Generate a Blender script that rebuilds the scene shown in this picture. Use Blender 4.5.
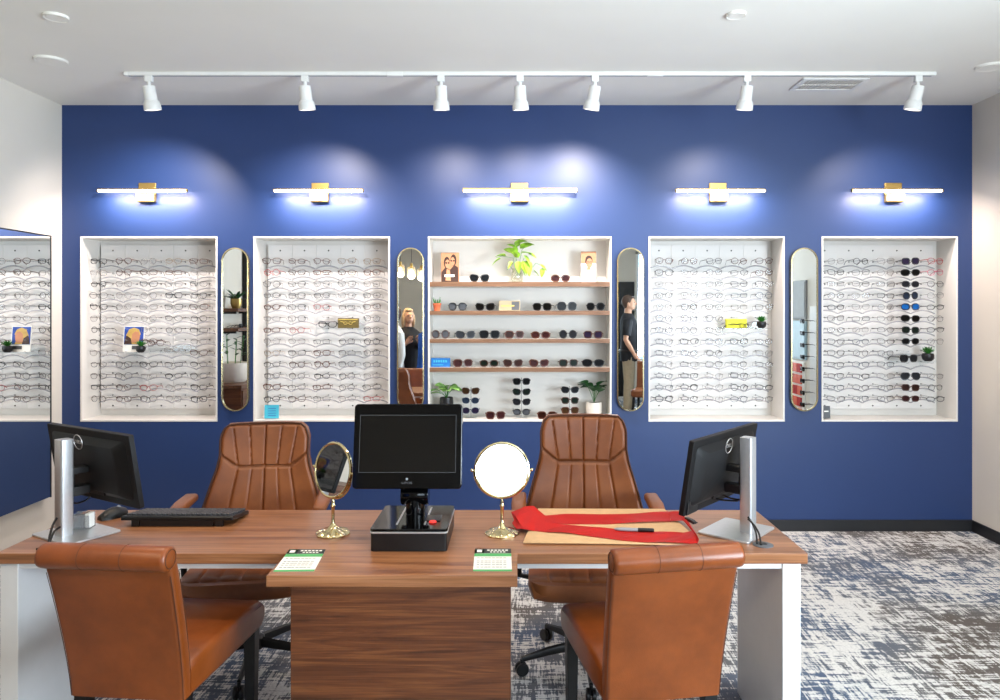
import bpy, bmesh, math, random
from mathutils import Vector, Matrix, Euler
for o in list(bpy.data.objects): bpy.data.objects.remove(o)
SC = bpy.context.scene
COL = SC.collection
R = math.radians
rnd = random.Random(7)

# ---------------------------------------------------------------- camera, world, exposure
CZ = 1.583; F = 722.2; VX, VY = 515.0, 310.0
cd = bpy.data.cameras.new('camera'); cam = bpy.data.objects.new('camera', cd); COL.objects.link(cam)
cam.location = (0, 0, CZ); cam.rotation_euler = (R(90), 0, 0)
cd.sensor_width = 36; cd.lens = 36*F/1000; cd.shift_x = -0.015; cd.shift_y = -0.04; cd.clip_start = .05
SC.camera = cam
W = bpy.data.worlds.new('world'); SC.world = W; W.use_nodes = True
W.node_tree.nodes['Background'].inputs[0].default_value = (.62, .82, 1, 1)
W.node_tree.nodes['Background'].inputs[1].default_value = 1.2
vs = SC.view_settings; vs.view_transform = 'Standard'; vs.look = 'None'; vs.exposure = 0.22; vs.gamma = 1; vs.use_curve_mapping = False
SC.cycles.use_denoising = True
SC.cycles.max_bounces = 9; SC.cycles.diffuse_bounces = 4; SC.cycles.glossy_bounces = 4; SC.cycles.transparent_max_bounces = 24
SC.cycles.sample_clamp_indirect = 6; SC.cycles.caustics_reflective = False; SC.cycles.caustics_refractive = False

def light(name, kind, loc, target, energy, color=(1, 1, 1), **kw):
    d = bpy.data.lights.new(name, kind); o = bpy.data.objects.new(name, d); COL.objects.link(o)
    o.location = loc; d.energy = energy; d.color = color
    o.rotation_euler = (Vector(target)-Vector(loc)).to_track_quat('-Z', 'Y').to_euler()
    for k, v in kw.items(): setattr(d, k, v)
    return o
# daylight through the windows behind the camera and on the right wall
COOL = (.80, .91, 1); WARM = (1, .84, .66)
light('window_daylight', 'AREA', (2.72, -3.06, 1.65), (2.9, 5, .1), 26, COOL, shape='RECTANGLE', size=.9, size_y=1.9, spread=R(70))
light('window_daylight', 'AREA', (.45, -3.06, 1.65), (.9, 5, .4), 16, COOL, shape='RECTANGLE', size=1.5, size_y=1.9, spread=R(100))
light('window_daylight', 'AREA', (3.33, .3, 1.45), (.4, 2.6, 3.05), 215, COOL, shape='RECTANGLE', size=2.4, size_y=1.6, spread=R(130))

def hexc(h, a=1):
    h = h.lstrip('#'); c = [int(h[i:i+2], 16)/255 for i in (0, 2, 4)]
    return tuple((x/12.92 if x <= .04045 else ((x+.055)/1.055)**2.4) for x in c)+(a,)

# ---------------------------------------------------------------- materials
class NT:
    def __init__(s, name):
        s.m = bpy.data.materials.new(name); s.m.use_nodes = True; s.t = s.m.node_tree; s.b = s.t.nodes['Principled BSDF']
        s.out = s.t.nodes['Material Output']
    def n(s, typ, **kw):
        x = s.t.nodes.new(typ)
        for k, v in kw.items():
            if k.startswith('_'): setattr(x, k[1:], v)
            else: x.inputs[k.replace('__', ' ')].default_value = v
        return x
    def l(s, a, b): s.t.links.new(a, b)
    def co(s, scale=(1, 1, 1), rot=(0, 0, 0), src='Object'):
        c = s.n('ShaderNodeTexCoord'); mp = s.n('ShaderNodeMapping'); mp.inputs['Scale'].default_value = scale; mp.inputs['Rotation'].default_value = rot
        s.l(c.outputs[src], mp.inputs[0]); return mp.outputs[0]
    def ramp(s, fac, stops, interp='LINEAR'):
        r = s.n('ShaderNodeValToRGB'); r.color_ramp.interpolation = interp; e = r.color_ramp.elements
        while len(e) < len(stops): e.new(.5)
        for i, (p, c) in enumerate(stops): e[i].position = p; e[i].color = c
        s.l(fac, r.inputs[0]); return r.outputs[0]
    def mix(s, fac, a, b, mode='MIX'):
        x = s.n('ShaderNodeMix', _data_type='RGBA', _blend_type=mode)
        for i, v in ((0, fac), (6, a), (7, b)):
            if isinstance(v, (int, float)): x.inputs[i].default_value = v
            elif isinstance(v, tuple): x.inputs[i].default_value = v
            else: s.l(v, x.inputs[i])
        return x.outputs[2]
    def bump(s, h, strength=.2, dist=.002):
        x = s.n('ShaderNodeBump'); x.inputs['Strength'].default_value = strength; x.inputs['Distance'].default_value = dist
        s.l(h, x.inputs['Height']); s.l(x.outputs[0], s.b.inputs['Normal'])

def mat(name, color, rough=.5, metal=0, var=0.0, scale=20, bump=0, spec=.5, emit=None, estr=0, coat=0):
    s = NT(name); b = s.b
    c = hexc(color) if isinstance(color, str) else tuple(color)+(1,)*(4-len(color))
    b.inputs['Base Color'].default_value = c; b.inputs['Roughness'].default_value = rough; b.inputs['Metallic'].default_value = metal
    b.inputs['Specular IOR Level'].default_value = spec; b.inputs['Coat Weight'].default_value = coat
    if emit: b.inputs['Emission Color'].default_value = hexc(emit); b.inputs['Emission Strength'].default_value = estr
    if var or bump:
        n = s.n('ShaderNodeTexNoise', Scale=scale, Detail=4); s.l(s.co(), n.inputs['Vector'])
        if var:
            lo = tuple(x*(1-var) for x in c[:3])+(1,); hi = tuple(min(1, x*(1+var)) for x in c[:3])+(1,)
            s.l(s.ramp(n.outputs[0], [(.3, lo), (.7, hi)]), b.inputs['Base Color'])
        if bump: s.bump(n.outputs[0], bump)
    return s.m

def m_clear(name, tint=(1, 1, 1), gloss=.06, alpha=.93, color=None):
    """thin clear sheet: mostly see-through with a faint gloss"""
    s = NT(name); t = s.t; t.nodes.remove(s.b)
    tr = s.n('ShaderNodeBsdfTransparent'); tr.inputs[0].default_value = tint+(1,)
    g = s.n('ShaderNodeBsdfGlossy', Roughness=.05); g.inputs[0].default_value = (1, 1, 1, 1)
    mx = s.n('ShaderNodeMixShader'); mx.inputs[0].default_value = gloss; s.l(tr.outputs[0], mx.inputs[1]); s.l(g.outputs[0], mx.inputs[2])
    n = s.n('ShaderNodeTexNoise', Scale=3.0); cr = s.ramp(n.outputs[0], [(0, tuple(x*.97 for x in tint)+(1,)), (1, tint+(1,))]); s.l(cr, tr.inputs[0])
    o = mx
    if color:
        d = s.n('ShaderNodeBsdfDiffuse'); d.inputs[0].default_value = hexc(color)
        m2 = s.n('ShaderNodeMixShader'); m2.inputs[0].default_value = 1-alpha; s.l(mx.outputs[0], m2.inputs[1]); s.l(d.outputs[0], m2.inputs[2]); o = m2
    s.l(o.outputs[0], s.out.inputs[0]); return s.m

def m_wood(name, dark, mid, lite, axis=0, rough=.38, scale=1.0, coat=0):
    s = NT(name); sc = [9*scale]*3; sc[axis] = .55*scale
    v = s.co(tuple(sc))
    n1 = s.n('ShaderNodeTexNoise', Scale=2.2, Detail=6, Roughness=.6, Distortion=1.3); s.l(v, n1.inputs['Vector'])
    sc2 = [75*scale]*3; sc2[axis] = 1.6*scale
    n2 = s.n('ShaderNodeTexNoise', Scale=2.0, Detail=3); s.l(s.co(tuple(sc2)), n2.inputs['Vector'])
    c = s.ramp(n1.outputs[0], [(.3, hexc(dark)), (.5, hexc(mid)), (.7, hexc(lite))])
    f = s.ramp(n2.outputs[0], [(.35, (.62, .58, .55, 1)), (.6, (1, 1, 1, 1))])
    s.l(s.mix(.75, c, f, 'MULTIPLY'), s.b.inputs['Base Color']); s.b.inputs['Roughness'].default_value = rough
    s.b.inputs['Coat Weight'].default_value = coat; s.bump(n2.outputs[0], .06, .001)
    return s.m

def m_leather(name, base, dark, rough=.42):
    s = NT(name)
    n = s.n('ShaderNodeTexNoise', Scale=6, Detail=5, Roughness=.6); s.l(s.co(), n.inputs['Vector'])
    s.l(s.ramp(n.outputs[0], [(.3, hexc(dark)), (.65, hexc(base))]), s.b.inputs['Base Color'])
    v = s.n('ShaderNodeTexVoronoi', Scale=260); s.l(s.co(), v.inputs['Vector']); s.bump(v.outputs[0], .12, .0012)
    s.b.inputs['Roughness'].default_value = rough; return s.m

def m_carpet():
    s = NT('carpet'); v = s.co((1, 1, 1))
    def noise(sc, scale, det=2, rot=0, rough=.5, dist=0.):
        x = s.n('ShaderNodeTexNoise', Scale=scale, Detail=det, Roughness=rough, Distortion=dist); s.l(s.co(sc, (0, 0, R(rot))), x.inputs['Vector']); return x.outputs[0]
    def step(x, lo, hi): return s.ramp(x, [(lo, (0, 0, 0, 1)), (hi, (1, 1, 1, 1))])
    def sc(a, b, op='MAXIMUM'):
        m = s.n('ShaderNodeMath', _operation=op)
        for i, q in enumerate((a, b)):
            if isinstance(q, (int, float)): m.inputs[i].default_value = q
            else: s.l(q, m.inputs[i])
        return m.outputs[0]
    big = noise((.9, 1.1, 1), 1.7, 5, 8, .65)
    hx = noise((11, 110, 1), 1.0, 3, 0, .6)          # dashes along x
    hy = noise((110, 11, 1), 1.0, 3, 0, .6)          # dashes along y
    mid = noise((3, 20, 1), 1.6, 3, 0, .6)
    mid2 = noise((20, 3, 1), 1.6, 3, 0, .6)
    # amount of dark thread
    a = sc(sc(sc(sc(hx, hy, 'ADD'), sc(mid, mid2, 'ADD'), 'ADD'), sc(big, 1.2, 'MULTIPLY'), 'ADD'), .1923, 'MULTIPLY')
    k = step(a, .484, .504)
    k2 = sc(step(sc(sc(hx, hy, 'MAXIMUM'), sc(big, .25, 'MULTIPLY'), 'ADD'), .735, .75), .75, 'MULTIPLY')
    k = sc(k, k2, 'MAXIMUM')
    tint = noise((1, 1, 1), 1.1, 3)
    grey = s.ramp(tint, [(.38, hexc('665f5a')), (.49, hexc('6b6c70')), (.60, hexc('58657a'))])
    fine = noise((90, 260, 1), 1.0, 2)
    lite = s.ramp(fine, [(.3, hexc('c2c0bc')), (.6, hexc('e2e0dc'))])
    c = s.mix(k, lite, grey)
    # 0.5 m carpet tiles: a faint seam
    br = s.n('ShaderNodeTexBrick', Scale=1.0); br.offset = 0; br.inputs['Mortar Size'].default_value = .003; br.inputs['Brick Width'].default_value = .5; br.inputs['Row Height'].default_value = .5
    br.inputs['Color1'].default_value = br.inputs['Color2'].default_value = (1, 1, 1, 1); br.inputs['Mortar'].default_value = (.8, .8, .8, 1); s.l(v, br.inputs['Vector'])
    s.l(s.mix(1.0, c, br.outputs[0], 'MULTIPLY'), s.b.inputs['Base Color'])
    s.b.inputs['Roughness'].default_value = .95; s.b.inputs['Specular IOR Level'].default_value = .1
    s.bump(fine, .3, .003); return s.m

M = {}
M['blue'] = mat('blue_paint', '1e3768', .46, var=.05, scale=1.5, bump=.03)
M['white'] = mat('white_paint', 'ddd6ca', .6, var=.02, scale=2, bump=.02)
M['ceil'] = mat('ceiling_paint', 'efece4', .8, var=.02, scale=1.5)
M['niche'] = mat('white_laminate', 'e0dcd6', .45, var=.015, scale=5)
M['carpet'] = m_carpet()
M['base'] = mat('black_rubber', '15161a', .5, var=.1)
M['wood'] = m_wood('walnut_top', '7a4a2e', '9d6944', 'b07b57', 0, .32)
M['woodf'] = m_wood('walnut_front', '4a2712', '683a1e', '7f4d28', 0, .42, 1.6)
M['shelf'] = m_wood('oak_shelf', '664730', '7c5a40', '8f6e54', 0, .5, 1.5)
M['plywood'] = m_wood('dark_wood', '4b2c1c', '6b432b', '7c5236', 1, .4)
M['lam'] = mat('desk_white', 'e4e5e6', .35, var=.015)
M['tan'] = m_leather('tan_leather', '864318', '69310b', .34)
M['brown'] = m_leather('brown_leather', '8e5229', '733e1e', .42)
M['seam'] = mat('stitch_dark', '4a2610', .7, var=.1)
M['blackm'] = mat('black_metal', '0f0f10', .4, .2, var=.1)
M['blackp'] = mat('black_plastic', '08080a', .38, var=.1)
M['blackg'] = mat('black_gloss', '030304', .08, var=.1, spec=.35)
M['mon'] = mat('monitor_back', '060608', .5, var=.06, spec=.3)
M['silver'] = mat('brushed_silver', 'c9cacc', .3, .75, var=.04, scale=60)
M['gold'] = mat('champagne_gold', 'cfc094', .22, .95, var=.04)
M['brass'] = mat('satin_brass', 'b89a5c', .35, .9, var=.05)
M['polgold'] = mat('polished_gold', 'd8c89a', .14, 1, var=.03)
M['mirror'] = mat('mirror_glass', (.93, .95, .95), .0, 1, var=.005)
M['led'] = mat('led_tube', 'ffffff', .4, emit='fff0dc', estr=9, var=.01)
M['fix'] = mat('white_fixture', 'e8e7e3', .4, var=.02)
M['lampface'] = mat('lamp_lens', 'ffffff', .4, emit='fff4e4', estr=6, var=.01)
M['grille'] = mat('vent_dark', '6a6b6e', .6, var=.1)
M['screw'] = mat('screw_dark', '3a3634', .4, .5, var=.1)
M['panelw'] = mat('panel_frosted', 'e2dfdc', .5, var=.01)
M['peg'] = m_clear('clear_acrylic', (.96, .97, .98), .10, .8, 'd8dadc')
M['arc'] = m_clear('shadow_arc', (.93, .94, .95), .03, .5, 'c2c2c6')
M['acry'] = m_clear('acrylic_sheet', (.95, .965, .97), .025)
M['lens'] = m_clear('clear_lens', (.965, .965, .97), .004)
M['glass'] = m_clear('window_glass', (.95, .98, 1), .06)
M['vase'] = m_clear('vase_glass', (.9, .92, .88), .12, .85, 'c7bda6')
M['cardb'] = mat('cardboard', 'd3ab7c', .8, var=.06, scale=40)
M['red'] = mat('red_satin', 'b4150a', .6, spec=.25, var=.08, scale=8)
M['paper'] = mat('paper_white', 'f2f1ea', .6, var=.02)
M['pgreen'] = mat('paper_green', '4fae62', .6, var=.03)
M['pblack'] = mat('paper_black', '16201a', .5, var=.1)
M['pgrey'] = mat('paper_grey', '8d8f93', .6, var=.05)
M['terra'] = mat('terracotta', 'c4633c', .7, var=.08)
M['soil'] = mat('soil', '33241a', .95, var=.3, scale=80)
M['leafg'] = mat('leaf_green', '2f7a26', .4, var=.3, scale=14)
M['leafd'] = mat('leaf_dark_green', '1c4a22', .38, var=.25, scale=12)
M['leafy'] = mat('leaf_lime', '7ea82c', .4, var=.5, scale=26)
M['leafv'] = mat('leaf_variegated', '7fae58', .4, var=.5, scale=30)
M['cactus'] = mat('cactus_green', '4f8048', .6, var=.2)
M['potw'] = mat('pot_white', 'e6ded2', .45, var=.04)
M['potb'] = mat('pot_black', '17171a', .4, var=.1)
M['yellow'] = mat('box_yellow', 'e3e019', .5, var=.05)
M['olive'] = mat('box_olive', '6a5a2c', .45, var=.15, scale=60)
M['bbox'] = mat('box_blue', '1f6fb8', .4, var=.1, scale=30)
M['teal'] = mat('card_teal', '45b6cf', .5, var=.05)
M['beige'] = mat('card_beige', 'a99b7f', .6, var=.05)
M['goldt'] = mat('gold_letters', 'e6c86a', .4, var=.03)
M['signd'] = mat('sign_grey', '55575b', .5, var=.05)
M['skin'] = mat('skin', 'd3a184', .5, var=.06)
M['hairb'] = mat('hair_brown', '4c3426', .6, var=.25, scale=60)
M['hairl'] = mat('hair_blonde', 'b99a76', .6, var=.25, scale=60)
M['navy'] = mat('cloth_black', '14151b', .8, var=.1)
M['khaki'] = mat('cloth_khaki', 'a8977c', .8, var=.08)
M['royal'] = mat('cloth_blue', '1c56ae', .7, var=.15)
M['coat'] = mat('cloth_white', 'dfe0de', .75, var=.04)
M['shoe'] = mat('shoe_leather', '2a1c14', .4, var=.1)
M['bulb'] = mat('bulb_glow', 'fff0d0', .4, emit='ffcf8a', estr=8, var=.01)
M['orange'] = mat('poster_orange', 'd95a3a', .5, var=.1)
M['poster'] = mat('panel_bluegrey', 'a9c3cc', .4, var=.05)
M['pgy'] = mat('panel_grey', '9a9c9b', .6, var=.05)
M['redled'] = mat('red_light', 'b01818', .3, emit='ff2a1a', estr=.6, var=.02)
M['sage'] = mat('screen_glass', '030304', .03, var=.05, spec=.6)
M['skinp'] = mat('print_skin', 'c68a66', .6, var=.06)
M['pblue'] = mat('print_blue', '2a4fa8', .6, var=.15)
M['pblonde'] = mat('print_blonde', 'cda95e', .6, var=.15)
M['pdark'] = mat('print_dark', '3a241c', .6, var=.15)
M['porange'] = mat('print_orange', 'b98560', .6, var=.1)
M['plight'] = mat('print_light', 'e8e6ea', .6, var=.03)

# ---------------------------------------------------------------- mesh helpers
class MB:
    def __init__(s): s.v = []; s.f = []; s.mi = []; s.cur = 0; s.T = Matrix.Identity(4)
    def add(s, vs, fs):
        o = len(s.v); s.v += [tuple(s.T @ Vector(p)) for p in vs]
        for f in fs: s.f.append([o+i for i in f]); s.mi.append(s.cur)
        return s
    def box(s, x0, x1, y0, y1, z0, z1):
        return s.add([(x0,y0,z0),(x1,y0,z0),(x1,y1,z0),(x0,y1,z0),(x0,y0,z1),(x1,y0,z1),(x1,y1,z1),(x0,y1,z1)],
                     [(3,2,1,0),(4,5,6,7),(0,1,5,4),(1,2,6,5),(2,3,7,6),(3,0,4,7)])
    def rings(s, rings, cap=True, closed=False):
        n = len(rings[0]); vs = [p for r in rings for p in r]; fs = []
        m = len(rings)
        for i in range(m if closed else m-1):
            a, b = i*n, ((i+1) % m)*n
            for j in range(n): k = (j+1) % n; fs.append((a+j, a+k, b+k, b+j))
        if cap and not closed: fs.append(tuple(range(n))[::-1]); fs.append(tuple((m-1)*n+i for i in range(n)))
        return s.add(vs, fs)
    def tube(s, path, r, seg=8, closed=False, cap=True, sq=1.0):
        P = [Vector(p) for p in path]; n = len(P); rr = r if isinstance(r, (list, tuple)) else [r]*n
        rings = []; up = None
        for i in range(n):
            if closed: t = P[(i+1) % n]-P[i-1]
            else: t = P[min(i+1, n-1)]-P[max(i-1, 0)]
            t.normalize()
            if up is None: up = Vector((0, 0, 1)) if abs(t.z) < .9 else Vector((0, 1, 0))
            a = up-t*up.dot(t)
            if a.length < 1e-4: a = t.orthogonal()
            a.normalize(); up = a; b = t.cross(a)
            rings.append([P[i]+(a*math.cos(2*math.pi*k/seg)+b*math.sin(2*math.pi*k/seg)*sq)*rr[i] for k in range(seg)])
        return s.rings(rings, cap, closed)
    def lathe(s, prof, seg=24, c=(0, 0, 0), axis='z', cap=True):
        rings = []
        for r, h in prof:
            ring = []
            for k in range(seg):
                a = 2*math.pi*k/seg; x, y = r*math.cos(a), r*math.sin(a)
                p = {'z': (x, y, h), 'y': (x, h, -y), 'x': (h, x, y)}[axis]
                ring.append((c[0]+p[0], c[1]+p[1], c[2]+p[2]))
            rings.append(ring)
        return s.rings(rings, cap)
    def prism(s, pts, d0, d1, plane='xz'):
        def m(p, d): return {'xz': (p[0], d, p[1]), 'xy': (p[0], p[1], d), 'yz': (d, p[0], p[1])}[plane]
        return s.rings([[m(p, d0) for p in pts], [m(p, d1) for p in pts]])
    def ell(s, c, r, seg=12, rg=8):
        prof = [(max(1e-4, math.sin(math.pi*i/rg)), -math.cos(math.pi*i/rg)) for i in range(rg+1)]
        old = s.T; s.T = old @ Matrix.Translation(c) @ Matrix.Diagonal((r[0], r[1], r[2], 1)); s.lathe(prof, seg); s.T = old; return s
    def surf(s, fn, nu, nv, th=0.0):
        """grid surface fn(u,v)->point; optional thickness along normals via doubled sheet"""
        g = [[Vector(fn(i/nu, j/nv)) for j in range(nv+1)] for i in range(nu+1)]
        def idx(i, j): return i*(nv+1)+j
        vs = [p for r in g for p in r]; fs = [(idx(i, j), idx(i+1, j), idx(i+1, j+1), idx(i, j+1)) for i in range(nu) for j in range(nv)]
        if th:
            N = len(vs); nn = []
            for i in range(nu+1):
                for j in range(nv+1):
                    a = g[min(i+1, nu)][j]-g[max(i-1, 0)][j]; b = g[i][min(j+1, nv)]-g[i][max(j-1, 0)]; nm = a.cross(b)
                    nm = nm.normalized() if nm.length > 1e-9 else Vector((0, 0, 1)); nn.append(nm)
            vs = vs+[vs[k]-nn[k]*th for k in range(N)]
            fs2 = [tuple(N+q for q in f[::-1]) for f in fs]
            ed = [idx(i, 0) for i in range(nu)]+[idx(nu, j) for j in range(nv)]+[idx(i, nv) for i in range(nu, 0, -1)]+[idx(0, j) for j in range(nv, 0, -1)]
            side = [(ed[k], N+ed[k], N+ed[(k+1) % len(ed)], ed[(k+1) % len(ed)]) for k in range(len(ed))]
            fs = fs+fs2+side
        return s.add(vs, fs)
    def mesh(s, name, mats, smooth=None):
        me = bpy.data.meshes.new(name); me.from_pydata(s.v, [], s.f)
        for m in (mats if isinstance(mats, (list, tuple)) else [mats]): me.materials.append(m)
        me.polygons.foreach_set('material_index', s.mi)
        bm = bmesh.new(); bm.from_mesh(me); bmesh.ops.recalc_face_normals(bm, faces=bm.faces); bm.to_mesh(me); bm.free()
        if smooth:
            me.polygons.foreach_set('use_smooth', [True]*len(me.polygons)); me.set_sharp_from_angle(angle=R(smooth))
        me.update(); return me
    def build(s, name, mats, parent=None, smooth=38, bevel=0, seg=2, sub=0, loc=None, rot=None):
        o = bpy.data.objects.new(name, s.mesh(name, mats, smooth)); COL.objects.link(o)
        if bevel:
            b = o.modifiers.new('bevel', 'BEVEL'); b.width = bevel; b.segments = seg; b.limit_method = 'ANGLE'; b.angle_limit = R(35); b.harden_normals = False
        if sub: q = o.modifiers.new('sub', 'SUBSURF'); q.levels = sub; q.render_levels = sub
        if parent: o.parent = parent
        if loc: o.location = loc
        if rot: o.rotation_euler = rot
        return o

def tag(o, label=None, cat=None, group=None, kind=None):
    if label: o['label'] = label
    if cat: o['category'] = cat
    if group: o['group'] = group
    if kind: o['kind'] = kind
    return o
def empty(name, loc, label, cat, group=None, rz=0, rot=None):
    o = bpy.data.objects.new(name, None); COL.objects.link(o); o.location = loc; o.rotation_euler = rot or (0, 0, rz)
    o.empty_display_size = .05
    return tag(o, label, cat, group)
def dup(o, parent=None):
    c = o.copy(); COL.objects.link(c); c.parent = parent
    for ch in list(o.children): dup(ch, c)
    return c
def struct(name, mb, m, **kw): return tag(mb.build(name, m, **kw), kind='structure')
def rrect(w, h, r, n=5, cx=0, cy=0):
    pts = []
    for (sx, sy, a0) in ((1, 1, 0), (-1, 1, 90), (-1, -1, 180), (1, -1, 270)):
        for k in range(n+1):
            a = R(a0+90*k/n); pts.append((cx+sx*(w/2-r)+r*math.cos(a), cy+sy*(h/2-r)+r*math.sin(a)))
    return pts
def text(name, s, size, m, parent, loc, rot, sx=1.0, ext=.0004):
    cu = bpy.data.curves.new(name, 'FONT'); cu.body = s; cu.size = size; cu.extrude = ext; cu.align_x = 'CENTER'; cu.align_y = 'CENTER'; cu.resolution_u = 3
    t = bpy.data.objects.new('tmp', cu); COL.objects.link(t); dg = bpy.context.evaluated_depsgraph_get()
    me = bpy.data.meshes.new_from_object(t.evaluated_get(dg)); bpy.data.objects.remove(t)
    me.materials.clear(); me.materials.append(m); me.name = name
    o = bpy.data.objects.new(name, me); COL.objects.link(o); o.parent = parent; o.location = loc; o.rotation_euler = rot; o.scale = (sx, 1, 1); return o
def wx(px, y): return (px-VX)*y/F
def wz(py, y): return CZ-(py-VY)*y/F

# ---------------------------------------------------------------- room
YW, XL, XR, ZC, YB = 5.172, -3.245, 3.274, 3.05, -3.0
YN = 5.412                                            # back of the niches
struct('floor', MB().box(XL-.2, XR+.2, YB-.2, YW+.3, -.1, 0), M['carpet'], smooth=None)
struct('ceiling', MB().box(XL-.2, XR+.2, YB-.2, YW+.5, ZC, ZC+.1), M['ceil'], smooth=None)
struct('wall_left', MB().box(XL-.15, XL, YB-.2, YW+.5, 0, ZC), M['white'], smooth=None)
wr = MB(); wr.box(XR, XR+.15, 1.55, YW+.5, 0, ZC).box(XR, XR+.15, YB-.2, -1.0, 0, ZC).box(XR, XR+.15, -1.0, 1.55, 0, .65).box(XR, XR+.15, -1.0, 1.55, 2.65, ZC)
struct('wall_right', wr, M['white'], smooth=None)
wb = MB()
for a, b in ((XL-.2, -.35), (1.25, 2.22), (3.2, XR+.2)): wb.box(a, b, YB-.15, YB, 0, ZC)
for a, b in ((-.35, 1.25), (2.22, 3.2)): wb.box(a, b, YB-.15, YB, 0, .65).box(a, b, YB-.15, YB, 2.65, ZC)
struct('wall_behind', wb, M['white'], smooth=None)
for n, (a, b) in enumerate(((-.35, 1.25), (2.22, 3.2))):
    w = struct('window_%d' % (n+1), MB().box(a, b, YB-.03, YB-.02, .65, 2.65), M['glass'], smooth=None)
    fr = MB()
    for q in (a, b-.04): fr.box(q, q+.04, YB-.05, YB+.01, .65, 2.65)
    fr.box(a, b, YB-.05, YB+.01, .65, .69).box(a, b, YB-.05, YB+.01, 2.61, 2.65); fr.build('window_frame', M['fix'], w)
w = struct('window_3', MB().box(XR+.02, XR+.03, -1.0, 1.55, .65, 2.65), M['glass'], smooth=None)
fr = MB()
for q in (-1.0, .25, 1.51): fr.box(XR-.01, XR+.05, q, q+.04, .65, 2.65)
fr.box(XR-.01, XR+.05, -1.0, 1.55, .65, .69).box(XR-.01, XR+.05, -1.0, 1.55, 2.61, 2.65); fr.build('window_frame', M['fix'], w)
d = struct('door_1', MB().box(1.35, 2.19, YB, YB+.045, 0, 2.1), M['blackm'], bevel=.004)
MB().tube([(1.43, YB+.045, 1.0), (1.43, YB+.09, 1.0), (1.55, YB+.09, 1.0)], .01).build('door_handle', M['silver'], d)

# niches: openings in the blue wall (x0, x1) and their height range
ZT, ZB = wz(236.5, YW), wz(421.5, YW)
NX = [(wx(80.5, YW), wx(217.5, YW)), (wx(253.5, YW), wx(390, YW)), (wx(428, YW), wx(611.5, YW)), (wx(648.5, YW), wx(784.5, YW)), (wx(821.5, YW), wx(957.5, YW))]
bw = MB(); xs = [XL]+[q for p in NX for q in p]+[XR]
for i in range(0, len(xs), 2): bw.box(xs[i], xs[i+1], YW, YW+.02, 0, ZC)
for a, b in NX: bw.box(a, b, YW, YW+.02, 0, ZB).box(a, b, YW, YW+.02, ZT, ZC)
struct('wall_far', bw, M['blue'], smooth=None)
struct('wall_outer', MB().box(XL-.2, XR+.2, YN+.03, YN+.1, 0, ZC), M['white'], smooth=None)
for i, (a, b) in enumerate(NX):
    t = .011; q = MB(); y0 = YW-.004
    q.box(a, a+t, y0, YN, ZB, ZT).box(b-t, b, y0, YN, ZB, ZT).box(a+t, b-t, y0, YN, ZT-t, ZT).box(a+t, b-t, y0, YN, ZB, ZB+t).box(a, b, YN, YN+.012, ZB, ZT)
    struct('trim_%d' % (i+1), q, M['niche'], smooth=None)
struct('baseboard_far', MB().box(XL, XR, YW-.012, YW, 0, .082), M['base'], bevel=.003)
struct('baseboard_right', MB().box(XR-.012, XR, .1, YW-.012, 0, .082), M['base'], bevel=.003)

# ---------------------------------------------------------------- ceiling fixtures
tr = empty('lighting_track', (0, 4.46, ZC), 'long white lighting track running across the ceiling in front of blue wall', 'track light rail')
q = MB(); xa, xb = wx(127, 4.46), wx(933, 4.46)
q.box(xa, xb, -.018, .018, -.022, 0); q.build('rail', M['fix'], tr, bevel=.002)
MB().box(xa, xb, -.004, .004, -.0235, -.0215).build('slot', M['pgrey'], tr)
for e in (xa, xb): MB().box(e-.012, e+.012, -.02, .02, -.024, 0).build('end_cap', M['fix'], tr, bevel=.003)
for px in (395, 655): MB().box(wx(px, 4.46)-.05, wx(px, 4.46)+.05, -.02, .02, -.026, 0).build('feed_joint', M['fix'], tr, bevel=.003)

SPOT_K = .68
heads = [(149, -2.62, 'leftmost', .0, 120), (305, -1.42, 'second from left', .0, 100), (441, -.45, 'third from left', .0, 60), (520, .03, 'middle', .02, 50), (595, .36, 'slanting left, fifth from left', -.16, 150),
         (747, 1.44, 'second from right', -.05, 48), (918, 2.67, 'rightmost', -.14, 58)]
def spot_head():
    r = empty('track_spotlight', (0, 0, 0), '', '')
    MB().box(-.022, .022, -.015, .015, -.04, 0).build('adapter', M['fix'], r, bevel=.003)
    MB().tube([(0, 0, -.035), (0, 0, -.07)], .011, 10).build('stem', M['fix'], r)
    h = MB().lathe([(.005, -.060), (.034, -.063), (.036, -.070), (.038, -.150), (.048, -.162), (.051, -.195), (.051, -.208), (.045, -.208), (.041, -.196), (.001, -.196)], 24)
    b = h.build('head', M['fix'], r)
    MB().lathe([(.001, -.198), (.041, -.198), (.041, -.200), (.001, -.200)], 20).build('lamp_lens', M['lampface'], b)
    return r
proto = spot_head()
for i, (px, tx, nm, tilt, en) in enumerate(heads):
    o = proto if i == 0 else dup(proto)
    x = wx(px, 4.46); o.location = (x, 4.46, ZC-.02)
    tag(o, 'white cylindrical track spotlight hanging from the ceiling rail, %s' % nm, 'spotlight', 'track spotlights')
    hd = [c for c in o.children if c.name.startswith('head')][0]
    ang = {149: .08, 305: .05, 441: .0, 520: .04, 595: -.17, 747: -.07, 918: -.16}[px]
    T = Matrix.Translation((0, 0, -.075)) @ Euler((R(12), -ang, 0)).to_matrix().to_4x4() @ Matrix.Translation((0, 0, .075))
    hd.matrix_local = T
    light('spot_lamp', 'SPOT', (x+ang*.17, 4.46+.06, ZC-.25), (tx, YW, 1.95), en*SPOT_K, (1, .89, .83), spot_size=R(108), spot_blend=.9, shadow_soft_size=.010)

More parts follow.
